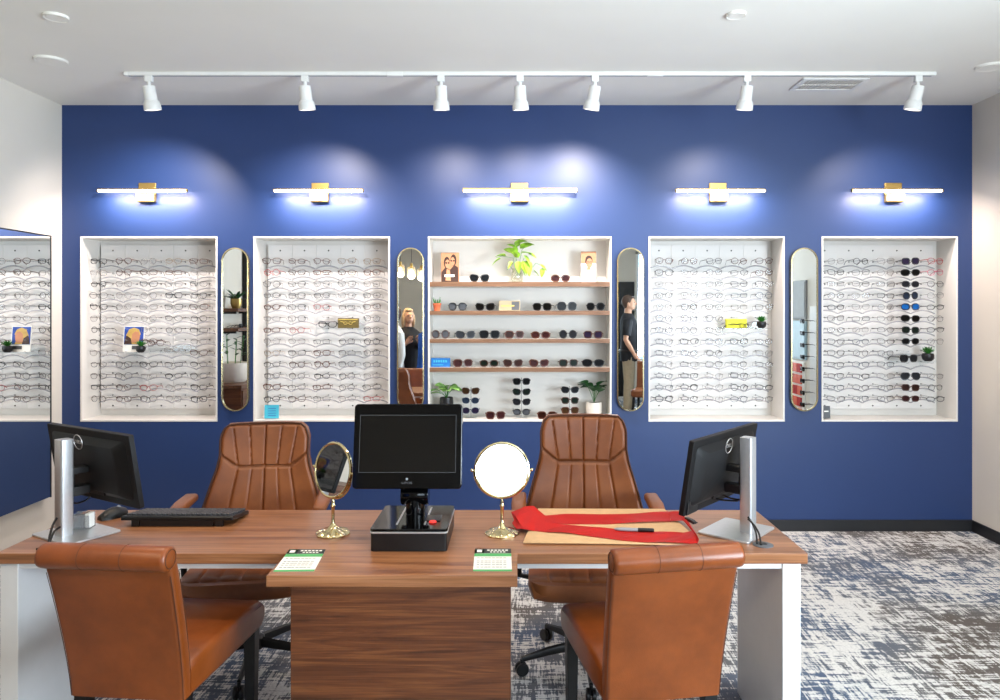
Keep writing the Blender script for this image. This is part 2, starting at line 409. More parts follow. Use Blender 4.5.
def disc(name, px, py, r, label, cat, dark=False):
    y = F*(ZC-CZ)/(VY-py)
    o = empty(name, (wx(px, y), y, ZC), label, cat)
    MB().lathe([(.001, -.004), (r*.86, -.008), (r, -.012), (r*1.04, -.006), (r*1.05, 0)], 32).build('ring', M['ceil'], o)
    MB().lathe([(.001, -.009), (r*.8, -.011), (r*.8, -.008)], 32).build('grille', M['pgrey'] if dark else M['ceil'], o)
disc('ceiling_speaker', 56, 16, .055, 'small round white ceiling disc near the top left, nearer the camera', 'ceiling speaker')
disc('ceiling_speaker', 51, 60, .085, 'large round white ceiling disc above the left wall mirror', 'ceiling speaker')
disc('sprinkler_cover', 736, 14, .045, 'small round recessed cover alone in ceiling front of the track', 'sprinkler cover')
disc('ceiling_speaker', 990, 66, .075, 'round white ceiling disc by the right wall', 'ceiling speaker')
v = empty('ceiling_vent', (2.03, 4.68, ZC), 'white rectangular air vent with dark grille in ceiling behind the track', 'air vent')
q = MB(); q.box(-.21, .21, -.125, -.095, -.012, 0).box(-.21, .21, .095, .125, -.012, 0).box(-.21, -.18, -.095, .095, -.012, 0).box(.18, .21, -.095, .095, -.012, 0); q.build('frame', M['fix'], v, bevel=.003)
MB().box(-.18, .18, -.095, .095, -.002, 0).build('backing', M['grille'], v)
q = MB()
for k in range(18): q.box(-.175+k*.02, -.168+k*.02, -.095, .095, -.01, -.002)
q.box(-.18, .18, -.003, .003, -.011, -.002); q.build('slats', M['ceil'], v)

# ---------------------------------------------------------------- picture lights
sconces = [(148, 98, 187, 'above the leftmost niche'), (320.5, 274, 363, 'above the second niche from left'), (519.5, 463, 577, 'widest of the five, above the center shelves'), (717.5, 676, 765, 'above the niche right of the center shelves'), (892.5, 852, 942, 'above the rightmost niche')]
for i, (pc, p0, p1, nm) in enumerate(sconces):
    yb = YW-.05; zb = wz(190.3, yb)
    o = empty('wall_sconce', (wx(pc, YW), YW, zb), 'brass wall light with glowing horizontal tube %s' % nm, 'wall light', 'brass wall lights over the niches')
    MB().box(-.062, .062, -.014, 0, -.08, .060).build('back_plate', M['brass'], o, bevel=.004)
    MB().box(-.064, .064, -.046, -.014, -.078, -.022).build('driver_box', M['brass'], o, bevel=.003)
    MB().box(-.016, .016, -.045, -.014, -.008, .014).build('clip', M['brass'], o, bevel=.003)
    xa = wx(p0, yb)-o.location.x; xb = wx(p1, yb)-o.location.x
    h_ = .016 if i == 2 else .011
    MB().box(xa, xb, -.058, -.042, .004, h_).build('housing', M['brass'], o, bevel=.001)
    MB().tube([(xa, -.050, -.003), (xb, -.050, -.003)], .0105, 12).build('glowing_tube', M['led'], o)
    for e in (xa, xb): MB().tube([(e-.004, -.050, -.003), (e+.004, -.050, -.003)], .012, 12).build('end_cap', M['brass'], o)
    light('sconce_glow', 'AREA', (wx(pc, YW), YW-.13, zb-.03), (wx(pc, YW), YW-.0, zb-.35), 8.0 if i != 2 else 9, (1, .83, .76), shape='RECTANGLE', size=.55 if i != 2 else .72, size_y=.03)

# ---------------------------------------------------------------- mirrors on the walls
lm = empty('wall_mirror', (XL, 0, 0), 'large frameless mirror with thin black edge on the left wall', 'mirror')
y0, y1, z0, z1 = 3.35, 4.955, .30, 2.093
MB().box(.004, .057, y0, y1, z0, z1).build('backing_board', M['niche'], lm)
MB().box(.057, .063, y0+.008, y1-.008, z0+.004, z1-.008).build('mirror_glass', M['mirror'], lm)
fr = MB(); fr.box(.004, .066, y1-.008, y1, z0, z1).box(.004, .066, y0, y0+.008, z0, z1).box(.004, .066, y0+.008, y1-.008, z1-.008, z1)
fr.build('edge_strip', M['blackp'], lm)

def pill(w, h, n=16):
    r = w/2; pts = [(r*math.cos(R(180*k/n)), h/2-r+r*math.sin(R(180*k/n))) for k in range(n+1)]
    return pts+[(-x, -z) for x, z in pts]
def pill_mirror():
    r = empty('pill_mirror', (0, 0, 0), '', '')
    w, h = .192, 1.165
    a, b, c = pill(w, h), pill(w-.016, h-.016), pill(w-.016, h-.016)
    q = MB(); q.rings([[(x, 0, z) for x, z in a], [(x, -.034, z) for x, z in a], [(x, -.036, z) for x, z in b], [(x, -.028, z) for x, z in b]], cap=False)
    q.build('frame', M['gold'], r, smooth=30)
    MB().prism(pill(w-.017, h-.017), -.0285, -.004).build('mirror_glass', [M['mirror']], r, smooth=30)
    MB().prism(pill(w-.01, h-.01), -.004, 0).build('backing', M['blackp'], r, smooth=30)
    return r
pm = pill_mirror()
for i, (px, nm) in enumerate(((235, 'between the two left niches'), (410.5, 'left of the center shelves'), (630.5, 'right of the center shelves'), (804.5, 'between the two right niches'))):
    o = pm if i == 0 else dup(pm); o.location = (wx(px, YW-.03), YW, wz(329.5, YW-.03))
    tag(o, 'tall pill-shaped mirror with slim gold frame %s' % nm, 'mirror', 'pill mirrors on the blue wall')

# ---------------------------------------------------------------- eyeglasses
def outline(kind, s=1):
    """lens outline (x outward positive) centred on 0"""
    w, h, n = {'rectangular': (.050, .030, 4.2), 'square': (.051, .038, 3.4), 'round': (.046, .043, 2.0), 'oval': (.050, .035, 2.3), 'cat-eye': (.052, .036, 2.7), 'panto': (.048, .040, 2.5),
               'aviator': (.057, .048, 2.3), 'oversized': (.058, .048, 2.6), 'wrap': (.060, .038, 2.5)}[kind]
    pts = []
    for k in range(18):
        a = 2*math.pi*k/18; c, d = math.cos(a), math.sin(a)
        x = w/2*math.copysign(abs(c)**(2/n), c); z = h/2*math.copysign(abs(d)**(2/n), d)
        if kind == 'cat-eye': z += .006*max(0, x/(w/2))*(1 if z > 0 else .2); x *= 1-.12*max(0, -z/(h/2))
        if kind in ('panto', 'square', 'wrap'): x *= 1-.13*max(0, -z/(h/2))
        if kind == 'aviator': x *= 1-.22*max(0, -z/(h/2)); x += .004*(-z/(h/2)); z = min(z, h/2*.8)
        pts.append((x, z))
    return pts
FR = {  # colour name: (material, rim radius, thick temples)
 'black': (mat('frame_black', '151214', .3, var=.1), .0023, .0030), 'dark brown': (mat('frame_brown', '4b2d20', .35, var=.25, scale=90), .0021, .0028),
 'pale clear': (mat('frame_pale', '756c69', .35, var=.1), .0014, .0016), 'red': (mat('frame_red', '9c3434', .35, var=.15), .0019, .0024),
 'thin grey': (mat('frame_grey', '2c2424', .4, .2, var=.1), .0016, .0019), 'gold wire': (mat('frame_gold', '96703c', .3, .7, var=.1), .0013, .0015),
 'blue-black': (mat('frame_blue', '26344a', .35, var=.2), .0017, .0020), 'pink': (mat('frame_pink', 'b0405c', .35, var=.1), .0018, .0022),
 'tortoise': (mat('frame_tortoise', '532a1a', .3, var=.5, scale=120), .0026, .0030)}
LN = {}
for k, c in {'grey': '1d1e22', 'black': '050506', 'brown': '2c1610', 'smoke blue': '222c3c', 'blue mirror': '0f58a0', 'green': '121c17', 'rose brown': '34191a', 'light smoke': '4a4d52', 'purple': '221b30', 'amber': '3c2816'}.items():
    LN[k] = mat('lens_'+k.replace(' ', '_'), c, .25, 0, var=.2, scale=40, spec=.15)
PROTO = {}
def glasses_proto(kind, col, lens=None, tnarrow=False):
    key = (kind, col, lens)
    if key in PROTO: return PROTO[key], False
    m, rr, tr_ = FR[col]; pts = [(a, b*(1.18 if lens else 1)) for a, b in outline(kind)]; ws = max(p[0] for p in pts); half = ws+.0085; sun = lens is not None
    q = MB()
    for sgn in (1, -1):
        loop = [(sgn*(half+x), .004*((half+x)/.07)**2*2, z) for x, z in pts]
        q.tube(loop, rr*(1.45 if sun else 1), 5, closed=True)
        q.tube([(sgn*(half+ws-.003), .006, .008), (sgn*(half+ws+.004), .008, .009), (sgn*(half+ws+.005), .013, .009)], rr*1.4, 5)
    q.tube([(-.0105, 0, .004), (-.005, -.002, .0075), (.005, -.002, .0075), (.0105, 0, .004)], rr*1.2, 5)
    root = q.build('sunglasses' if sun else 'eyeglasses', m)
    for sgn in (1, -1):
        x = sgn*(half+ws+.005)
        MB().tube([(x, .011, .009), (x, .05, .008), (x-sgn*.004, .105, .006), (x-sgn*.008, .125, -.004), (x-sgn*.010, .142, -.018)], [tr_*(1.5 if sun else 1.0), tr_, tr_*.9, tr_, tr_*1.1], 5, sq=.5).build('temple', m, root)
        MB().prism([(sgn*(half+a)*1.0, b*.98) for a, b in pts], .0035, .005).build('lens', LN[lens] if sun else M['lens'], root, smooth=30)
    PROTO[key] = root; return root, True
def glasses(kind, col, lens, loc, rz, label, group, rx=0, ry=0, scale=1):
    p, first = glasses_proto(kind, col, lens)
    o = p if first else dup(p)
    o.location = loc; o.rotation_euler = (rx, ry, rz); o.scale = (scale,)*3
    tag(o, label, 'sunglasses' if lens else 'eyeglasses', group); return o

CODE = {'d': 'black', 'm': 'thin grey', 'l': 'pale clear', 'r': 'red', 't': 'tortoise', 'g': 'gold wire', 'b': 'blue-black', 'B': 'dark brown', 'p': 'pink'}
G = [
 ('leftmost niche', [113.4, 137.6, 161.7, 185.9, 210.1], ['dBlgB', 'lBBBl', 'dlmlm', 'mlldm', 'dllmB', 'lllmm', 'm-lmm', 'm-B-l', 'l---B', 'mmdmm', 'mmldm', 'dBrld', 'mBmld']),
 ('niche left of center shelves', [280.5, 304.7, 328.8, 352.9, 377], ['BBBgg', 'rBtBt', 'mmlml', 'mmmlm', 'tmrmB', 'lm--m', 'tr--m', 'llmmd', 'gmtmm', 'mBtmm', 'mmdml', 'tmtmm', 'dBmlr']),
 ('niche right of center shelves', [658.8, 683, 707, 731.1, 755.2], ['BBmBB', 'dmmmB', 'lmmmm', 'mlmbb', 'ldmlm', 'bbb--', 'bbm--', 'bdbdm', 'bbdll', 'lmmmm', 'bdldl', 'bdldd', 'ddlbm']),
 ('rightmost niche', [824.4, 848.4, 872.4, 896.4, 920.4], ['ldlSr', 'dmlSp', 'mmmSm', 'mlmSl', 'dllSd', 'mmlSm', 'mlmSd', 'mbmSl', 'mmm--', 'mbm--', 'mdlSl', 'bmmSm', 'mbmSd'])]
SUNL = {0: ('purple', 'square'), 1: ('black', 'wrap'), 2: ('grey', 'oval'), 3: ('smoke blue', 'round'), 4: ('blue mirror', 'wrap'), 5: ('black', 'wrap'), 6: ('green', 'square'), 7: ('black', 'oval'), 10: ('grey', 'aviator'), 11: ('brown', 'square'), 12: ('rose brown', 'oval')}
ORD = ['top', 'second', 'third', 'fourth', 'fifth', 'sixth', 'seventh', 'eighth', 'ninth', 'tenth', 'eleventh', 'twelfth', 'bottom']
CO = ['far-left', 'left-of-middle', 'middle', 'right-of-middle', 'far-right']
SHP = ['rectangular', 'square', 'round', 'oval', 'cat-eye', 'panto']
YP = YN-.022
def rowz(r): return wz(261+11.5*r, YW+.02)
def strip():
    r = empty('display_strip', (0, 0, 0), '', '')
    MB().box(-.0895, .0895, -.006, 0, wz(408.5, YP), wz(245, YP)).build('panel', M['panelw'], r, bevel=.001)
    for z in (wz(250.7, YP), wz(405.5, YP)): MB().lathe([(.001, -.009), (.0045, -.009), (.006, -.006)], 10, (0, 0, z), 'y').build('screw', M['screw'], r)
    for k in range(13):
        q = MB(); z = rowz(k)+.006; q.tube([(0, -.006, z), (0, -.15, z), (0, -.172, z+.004)], .003, 6)
        q.cur = 1; q.lathe([(.001, -.012), (.004, -.012), (.005, -.006)], 8, (0, 0, z), 'y')
        q.cur = 2; q.tube([(.0885*u/6, -.03, z-.030-.024*(u/6)**2*(1 if abs(u) < 5 else 1.0)) for u in range(-6, 7)], .0048, 6)  # grey arc bar shaped to imitate the wavy frame shadows on the panel
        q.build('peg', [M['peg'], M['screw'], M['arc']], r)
    return r
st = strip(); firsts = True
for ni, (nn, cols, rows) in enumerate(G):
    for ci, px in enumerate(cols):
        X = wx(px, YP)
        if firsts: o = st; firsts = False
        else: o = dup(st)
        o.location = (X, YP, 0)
        tag(o, 'white pegged display strip for eyeglasses, %s strip of the %s' % (CO[ci], nn), 'display panel', 'pegged strips in the niches')
        for ri in range(13):
            c = rows[ri][ci]; hide = c == '-'
            pegs = sorted([k for k in o.children if k.name.startswith('peg')], key=lambda k: k.name)
            if hide: continue
            z = rowz(ri)+rnd.uniform(-.002, .002); yaw = R(rnd.uniform(-9, 9)); roll = R(rnd.uniform(-2.5, 2.5))
            if c == 'S':
                ln, sh = SUNL[ri]
                glasses(sh, 'black' if ln not in ('brown', 'rose brown') else 'dark brown', ln, (X, YW+.022, z), yaw, '%s sunglasses with %s lenses, %s row down, %s column, %s' % (sh, ln, ORD[ri], CO[ci], nn), 'eyewear in the '+nn, ry=roll)
            else:
                sh = SHP[(ri*7+ci*3+ni*5+rnd.randrange(3)) % 6]
                glasses(sh, CODE[c], None, (X, YW+.022, z), yaw, '%s %s eyeglasses in %s row, %s column, %s' % (CODE[c], sh, ORD[ri], CO[ci], nn), 'eyewear in the '+nn, ry=roll, scale=rnd.uniform(.97, 1.05))

# ---------------------------------------------------------------- plants
def leaf(q, base, direction, L, Wd, droop=.3, roll=0, heart=True):
    d = Vector(direction).normalized(); side = d.cross(Vector((0, 0, 1)))
    if side.length < .05: side = Vector((1, 0, 0))
    side.normalize(); up = side.cross(d).normalized(); b = Vector(base)
    side, up = side*math.cos(roll)+up*math.sin(roll), up*math.cos(roll)-side*math.sin(roll)
    def fn(u, v):
        w = math.sin(math.pi*min(1, u**.62))**.8 if heart else math.sin(math.pi*u)**.7
        a = (v-.5)*2
        return b+d*(L*(u-(.10 if heart else 0)*abs(a)*(1-u)))+side*(a*Wd/2*max(w, .02))+up*(abs(a)*Wd*.16*w)-Vector((0, 0, 1))*(droop*L*u*u)
    q.surf(fn, 7, 4, th=.0012)
def plant(name, loc, label, cat, pot, potm, stems, leafm, potname='pot', soil=None, stemm=None):
    r = empty(name, loc, label, cat)
    MB().lathe(pot, 24).build(potname, potm, r)
    if soil: MB().lathe([(.001, soil[1]-.006), (soil[0], soil[1]-.006), (soil[0], soil[1]), (.001, soil[1])], 20).build('soil', M['soil'], r)
    qs, ql = MB(), MB()
    for path, leaves in stems:
        qs.tube(path, .0018, 5)
        for lf in leaves: leaf(ql, *lf)
    qs.build('stems', stemm or M['cactus'], r); ql.build('foliage', leafm, r, smooth=60)
    return r
def rosette(name, loc, label, cat, s=1.0, m=None):
    r = empty(name, loc, label, cat)
    MB().lathe([(.001, 0), (.018*s, 0), (.030*s, .012*s), (.034*s, .032*s), (.030*s, .046*s), (.026*s, .046*s), (.026*s, .040*s), (.001, .040*s)], 20).build('pot', m or M['potb'], r)
    q = MB()
    for k in range(16):
        a = k*2.4; e = .35+.9*k/16; L = .045*s
        leaf(q, (.004*math.cos(a), .004*math.sin(a), .040*s), (math.cos(a)*math.cos(e), math.sin(a)*math.cos(e), math.sin(e)+.2), L, .016*s, -.1, 0, False)
    q.build('foliage', M['leafg'], r, smooth=60); return r

# ---------------------------------------------------------------- small displays inside the eyeglass niches
def small_shelf(px0, px1, py, label):
    y = YW+.09; x0, x1 = wx(px0, y), wx(px1, y); z = wz(py, y)
    o = empty('acrylic_shelf', ((x0+x1)/2, y, z), label, 'small shelf')
    h = (x1-x0)/2
    MB().box(-h, h, -.06, YP-y-.006, -.006, 0).build('shelf_board', M['acry'], o, bevel=.001)
    MB().box(-h, h, YP-y-.010, YP-y-.007, 0, .045).build('back_lip', M['acry'], o)
    for s_ in (-1, 1): MB().prism([(-.05, -.006), (YP-y-.008, -.006), (YP-y-.008, -.05)], s_*h*.8, s_*h*.8+.003, 'yz').build('bracket', M['acry'], o)
    return y, z
y, z = small_shelf(122, 190, 352, 'clear acrylic shelf holding a picture card in the leftmost niche')
pc = empty('picture_card', (wx(134.5, y), y-.02, z+.001), 'picture card of a blonde woman on blue, on the leftmost niche shelf', 'picture card', rot=(R(-6), 0, R(2)))
MB().box(-.075, .075, 0, .006, 0, .19).build('card', M['paper'], pc)
MB().box(-.068, .068, -.0012, 0, .055, .183).build('blue_print', M['pblue'], pc)
q = MB(); q.prism([(-.04, .057), (.045, .057), (.03, .1), (.05, .13), (.035, .165), (0, .178), (-.035, .165), (-.055, .12), (-.05, .08)], -.002, -.0012); q.build('printed_hair', M['pblonde'], pc)
q = MB(); q.prism([(-.015, .07), (.03, .065), (.042, .09), (.046, .115), (.035, .145), (.01, .15), (-.012, .13)], -.0028, -.002); q.build('printed_face', M['skinp'], pc)
MB().prism([(-.066, .057), (-.01, .057), (-.02, .10), (-.05, .12), (-.06, .1)], -.0032, -.0022).build('printed_shadow', M['pdark'], pc)
MB().box(-.01, .06, -.0015, 0, .02, .045).build('printed_patch', M['signd'], pc)
rosette('potted_succulent', (wx(141.5, y-.04), y-.05, z), 'small succulent in round black pot in front of the blonde woman card', 'potted plant', 1.0)
glasses('panto', 'dark brown', None, (wx(157, y-.02), y-.04, wz(343, y)), .1, 'dark brown panto eyeglasses standing on the acrylic shelf in the leftmost niche', 'display pairs on acrylic shelves')
glasses('rectangular', 'pale clear', None, (wx(172, y-.02), y-.03, z+.017), -.15, 'pale clear eyeglasses lying on the acrylic shelf right end in leftmost niche', 'display pairs on acrylic shelves', rx=-.1)

y, z = small_shelf(319, 362, 328, 'clear acrylic shelf holding an olive box in the niche left of center shelves')
glasses('cat-eye', 'black', None, (wx(328, y-.02), y-.04, z+.026), -.2, 'bold black cat-eye eyeglasses beside the olive box in second niche', 'display pairs on acrylic shelves', scale=1.15)
b = empty('display_box', (wx(349, y), y-.02, z), 'olive and gold oblong box on acrylic shelf in second niche', 'box')
MB().box(-.075, .075, -.012, .02, 0, .072).build('body', M['olive'], b, bevel=.002)
q = MB()
for s_ in (-1, 1): q.tube([(s_*.018+.013*math.cos(a), -.0135, .036+.009*math.sin(a)) for a in [k*math.pi/6 for k in range(12)]], .0014, 4, closed=True)
q.tube([(-.055, -.0135, .048), (-.03, -.0135, .042)], .002, 4); q.tube([(.03, -.0135, .042), (.055, -.0135, .048)], .002, 4); q.build('printed_glasses', M['goldt'], b)
MB().box(-.07, .07, -.013, -.012, .06, .064).build('gold_line', M['goldt'], b)

y, z = small_shelf(722, 768, 328, 'clear acrylic shelf holding a yellow box in the niche right of center shelves')
b = empty('display_box', (wx(736, y), y-.01, z), 'bright yellow oblong box on acrylic shelf in the niche right of center', 'box')
MB().box(-.074, .074, -.01, .03, 0, .066).build('body', M['yellow'], b, bevel=.002)
q = MB(); q.tube([(-.05, -.011, .03), (-.02, -.011, .036), (.0, -.011, .025), (.03, -.011, .04)], .0012, 4); q.build('printed_line', M['signd'], b)
glasses('rectangular', 'black', None, (wx(745, y-.06), y-.055, z+.017), .75, 'black eyeglasses angled in front of the bright yellow box', 'display pairs on acrylic shelves')
rosette('potted_succulent', (wx(760, y), y-.03, z), 'small succulent in round black pot right of the bright yellow box', 'potted plant', 1.05)

y, z = small_shelf(893, 932, 361, 'clear acrylic shelf holding sunglasses and a succulent in the rightmost niche')
glasses('square', 'black', 'grey', (wx(908, y-.03), y-.045, z+.022), .12, 'bold black square sunglasses on the acrylic shelf beside the succulent, rightmost niche', 'display pairs on acrylic shelves', scale=1.1)
rosette('potted_succulent', (wx(925.5, y), y-.03, z), 'small succulent in round dark pot beside sunglasses in the rightmost niche', 'potted plant', 1.25)

def standcard(name, px0, px1, py0, py1, y, m, label, rot=0):
    s_ = y/F; o = empty(name, (wx((px0+px1)/2, y), y, wz(py1, y)), label, 'card', rot=(R(-5), 0, rot)); w = (px1-px0)*s_/2; h = (py1-py0)*s_
    MB().box(-w, w, 0, .004, 0, h).build('card', m, o, bevel=.0008)
    MB().prism([(.004, 0), (.04, 0), (.004, h*.7)], -.01, .01, 'yz').build('stand', m, o); return o, w, h
o, w, h = standcard('counter_card', 264.5, 278.5, 405, 418.5, YW+.03, M['teal'], 'small teal blue card standing in lower left corner of second niche', .12)
q = MB()
for k in range(4): q.box(-w*.5, w*.6, -.0006, 0, h*(.2+.17*k), h*(.24+.17*k))
q.build('printed_words', M['pblue'], o)
o, w, h = standcard('counter_card', 822.5, 830.5, 406, 418.5, YW+.03, M['signd'], 'small dark grey card in lower left corner of the rightmost niche', 0)
MB().box(-w*.5, w*.55, -.0006, 0, h*.52, h*.62).build('printed_word', M['paper'], o)

# ---------------------------------------------------------------- center shelves
C0, C1 = NX[2][0]+.011, NX[2][1]-.011
SH = []
for n, (pt, pb, nm) in enumerate(((281.8, 286.6, 'top'), (310.8, 315, 'second'), (339, 343, 'third'), (367.6, 372, 'lowest'))):
    zt, zb = wz(pt, YW), wz(pb, YW)
    o = empty('wall_shelf', ((C0+C1)/2, YW, zt), '%s oak-edged white shelf of the center niche' % nm, 'shelf', 'shelves of the center niche')
    h = (C1-C0)/2
    MB().box(-h, h, .004, .024, zb-zt, 0).build('oak_edge', M['shelf'], o, bevel=.001)
    MB().box(-h, h, .024, YN-YW, zb-zt, 0).build('shelf_board', M['niche'], o)
    SH.append(zt)
SH.append(ZB+.011)
def sun(px, n, kind, col, lens, desc, dy=.045, rz=None, scale=1.0):
    h = {'rectangular': .030, 'square': .038, 'round': .043, 'oval': .035, 'cat-eye': .036, 'panto': .040, 'aviator': .048, 'oversized': .048, 'wrap': .038}[kind]
    rz = rnd.uniform(-.15, .15) if rz is None else rz; y = YW+dy
    glasses(kind, col, lens, (wx(px, y), y, SH[n]+(h/2*1.18+.004)*scale*1.1), rz, desc, 'sunglasses on the center shelves', scale=scale*1.1)
sun(479.5, 0, 'cat-eye', 'black', 'black', 'black cat-eye sunglasses between orange photo block and trailing plant on top shelf', rz=.05)
sun(560.5, 0, 'oval', 'tortoise', 'rose brown', 'reddish brown sunglasses right of the trailing plant on top shelf', rz=.0)
sun(457.5, 1, 'panto', 'black', 'light smoke', 'black round sunglasses with gradient lenses beside the cactus, second shelf', rz=.05)
sun(485, 1, 'cat-eye', 'black', 'black', 'black sunglasses just left of the beige sign on second shelf')
sun(542, 1, 'square', 'black', 'black', 'black sunglasses just right of the beige sign on second shelf', rz=-.25)
sun(567, 1, 'oversized', 'black', 'black', 'large black sunglasses, second from right on the second shelf', scale=.93)
sun(595.5, 1, 'panto', 'black', 'black', 'black sunglasses at right end of second shelf')
sun(440.5, 2, 'round', 'dark brown', 'light smoke', 'grey tinted round sunglasses at left end of third shelf', rz=.05)
sun(465.5, 2, 'cat-eye', 'black', 'grey', 'dark grey cat-eye sunglasses, second from left on third shelf', rz=.2)
sun(489.5, 2, 'square', 'black', 'black', 'bold black square sunglasses, third from left on third shelf', scale=1.06)
sun(514.5, 2, 'square', 'tortoise', 'brown', 'brown square sunglasses in the middle of the third shelf')
sun(540.5, 2, 'oval', 'tortoise', 'rose brown', 'rose brown oval sunglasses right of middle on third shelf')
sun(568, 2, 'round', 'black', 'grey', 'black round sunglasses, second from right on the third shelf', rz=-.1)
sun(593, 2, 'square', 'dark brown', 'purple', 'purple lens square sunglasses at right end of the third shelf', rz=-.2)
sun(463, 3, 'square', 'tortoise', 'rose brown', 'rose brown sunglasses beside the blue box on the lowest shelf', rz=.15)
sun(489, 3, 'oval', 'dark brown', 'green', 'greenish oval sunglasses, second pair from left on the lowest shelf')
sun(513, 3, 'cat-eye', 'dark brown', 'brown', 'brown cat-eye sunglasses in middle of lowest shelf')
sun(539, 3, 'cat-eye', 'tortoise', 'rose brown', 'pinkish brown cat-eye sunglasses right of middle on lowest shelf')
sun(568.5, 3, 'square', 'dark brown', 'green', 'dark green lens square sunglasses, second from right, lowest shelf')
sun(593, 3, 'wrap', 'black', 'black', 'black sunglasses at right end of the lowest shelf', rz=-.1)
sun(495.5, 4, 'square', 'tortoise', 'rose brown', 'tortoise sunglasses on the niche floor between left and middle stands', dy=.03)
sun(547, 4, 'square', 'tortoise', 'brown', 'tortoise sunglasses on the niche floor between middle and right stands', dy=.03)
def rodstand(px, rows, label, specs):
    y = YW+.12; X = wx(px, y); zt = wz(rows[0]-4, y)
    o = empty('sunglasses_stand', (X, y, SH[4]), label, 'display stand', 'clear sunglasses stands in the center niche')
    MB().box(-.04, .04, -.03, .03, 0, .006).build('base', M['acry'], o)
    MB().tube([(0, .0, .006), (0, .0, zt-SH[4])], .003, 8).build('pole', M['peg'], o)
    for (py, (kind, col, lens, d)) in zip(rows, specs):
        z = wz(py, y-.05)
        MB().tube([(0, 0, z-SH[4]+.006), (0, -.048, z-SH[4]+.006)], .003, 6).build('peg', M['peg'], o)
        glasses(kind, col, lens, (X, y-.055, z), 0, d, 'sunglasses on the clear stands')
rodstand(471, (391, 400.5, 410.5), 'clear stand with three sunglasses, left one in the center niche', [('cat-eye', 'dark brown', 'amber', 'amber brown sunglasses, top pair on the left clear stand'), ('oval', 'blue-black', 'smoke blue', 'smoke blue sunglasses, middle pair on the left clear stand'), ('oval', 'blue-black', 'purple', 'purple lens sunglasses, lowest pair on the left clear stand')])
rodstand(521.5, (381.5, 392, 402, 412), 'clear stand with four sunglasses, middle one in the center niche', [('square', 'black', 'black', 'black square sunglasses, top pair on the middle clear stand'), ('cat-eye', 'black', 'green', 'green lens sunglasses, second pair down on the middle clear stand'), ('cat-eye', 'black', 'grey', 'grey lens sunglasses, third pair down on the middle clear stand'), ('oval', 'black', 'light smoke', 'light smoke sunglasses, lowest pair on the middle clear stand')])
rodstand(569.5, (390, 400.5, 410.5), 'clear stand with three sunglasses, right one beside the white pot', [('cat-eye', 'black', 'grey', 'black cat-eye sunglasses, top pair on the right clear stand'), ('square', 'dark brown', 'green', 'dark green lens sunglasses, middle pair on right clear stand'), ('square', 'tortoise', 'amber', 'amber tortoise sunglasses, lowest pair on right clear stand')])

# items on the shelves
def photoblock(px0, px1, py0, n, label, couple):
    y = YW+.09; s_ = y/F; o = empty('photo_block', (wx((px0+px1)/2, y), y, SH[n]), label, 'photo block', rot=(0, 0, -.04)); w = (px1-px0)*s_/2; h = wz(py0, y)-SH[n]
    MB().box(-w, w, 0, .02, 0, h).build('block', M['porange'] if couple else M['plight'], o, bevel=.002)
    q = MB()
    if couple:
        for cx, cz, r in ((-.35, .66, .27), (.38, .74, .27)): q.prism([(w*(cx+r*1.25*math.cos(a)), h*(cz+.2*math.sin(a))) for a in [k*math.pi/8 for k in range(16)]], -.0012, 0)
        q.prism([(-w*.95, 0), (w*.95, 0), (w*.9, h*.5), (w*.5, h*.58), (0, h*.42), (-w*.5, h*.5), (-w*.95, h*.35)], -.001, 0)
        q.build('printed_hair', M['pdark'], o)
        q = MB()
        for cx, cz, r in ((-.28, .62, .26), (.3, .70, .24)): q.prism([(w*(cx+r*math.cos(a)), h*(cz+.145*math.sin(a))) for a in [k*math.pi/8 for k in range(16)]], -.002, -.0012)
        q.prism([(-w*.5, h*.06), (w*.1, h*.05), (0, h*.4), (-w*.35, h*.45)], -.002, -.0012)
        q.build('printed_face', M['skinp'], o)
        q = MB()
        for cx, cz in ((-.28, .65), (.3, .72)):
            for s2 in (-1, 1): q.prism([(w*(cx+s2*.13+.1*math.cos(a)), h*(cz+.03*math.sin(a))) for a in [k*math.pi/5 for k in range(10)]], -.003, -.002)
        q.build('printed_sunglasses', M['blackp'], o)
        MB().box(-w*.6, w*.5, -.003, -.002, h*.18, h*.26).build('printed_word', M['paper'], o)
    else:
        MB().box(-w, w, -.0008, 0, h*.62, h).build('printed_sky', M['porange'], o)
        q = MB(); q.prism([(w*(.05+.5*math.cos(a)), h*(.70+.17*math.sin(a))) for a in [k*math.pi/8 for k in range(16)]], -.0014, -.0008); q.build('printed_hair', M['pdark'], o)
        q = MB(); q.prism([(w*(.12+.42*math.cos(a)), h*(.62+.16*math.sin(a))) for a in [k*math.pi/8 for k in range(16)]], -.002, -.0014)
        q.prism([(-w*.25, h*.4), (w*.25, h*.4), (w*.25, h*.52), (-w*.1, h*.55)], -.002, -.0014); q.build('printed_face', M['skinp'], o)
        q = MB()
        for s2 in (-1, 1): q.tube([(w*(.14+s2*.2+.14*math.cos(a)), -.0026, h*(.65+.035*math.sin(a))) for a in [k*math.pi/5 for k in range(10)]], .0012, 4, closed=True)
        q.build('printed_glasses', M['blackp'], o)
        q = MB(); q.prism([(-w*.8, h*.05), (w*.9, h*.05), (w*.8, h*.36), (w*.2, h*.42), (-w*.4, h*.36)], -.0014, 0); q.build('printed_shirt', M['paper'], o)
photoblock(441, 459, 252.5, 0, 'orange photo block of a couple in sunglasses at left of top shelf', True)
photoblock(581, 596, 251.5, 0, 'white photo block of a man in glasses at right of top shelf', False)
y = YW+.1; V = Vector
def L(px, py, dy=0): 
    yy = y+dy; return (wx(px, yy)-wx(517, y), dy, wz(py, yy)-SH[0])
stems = []
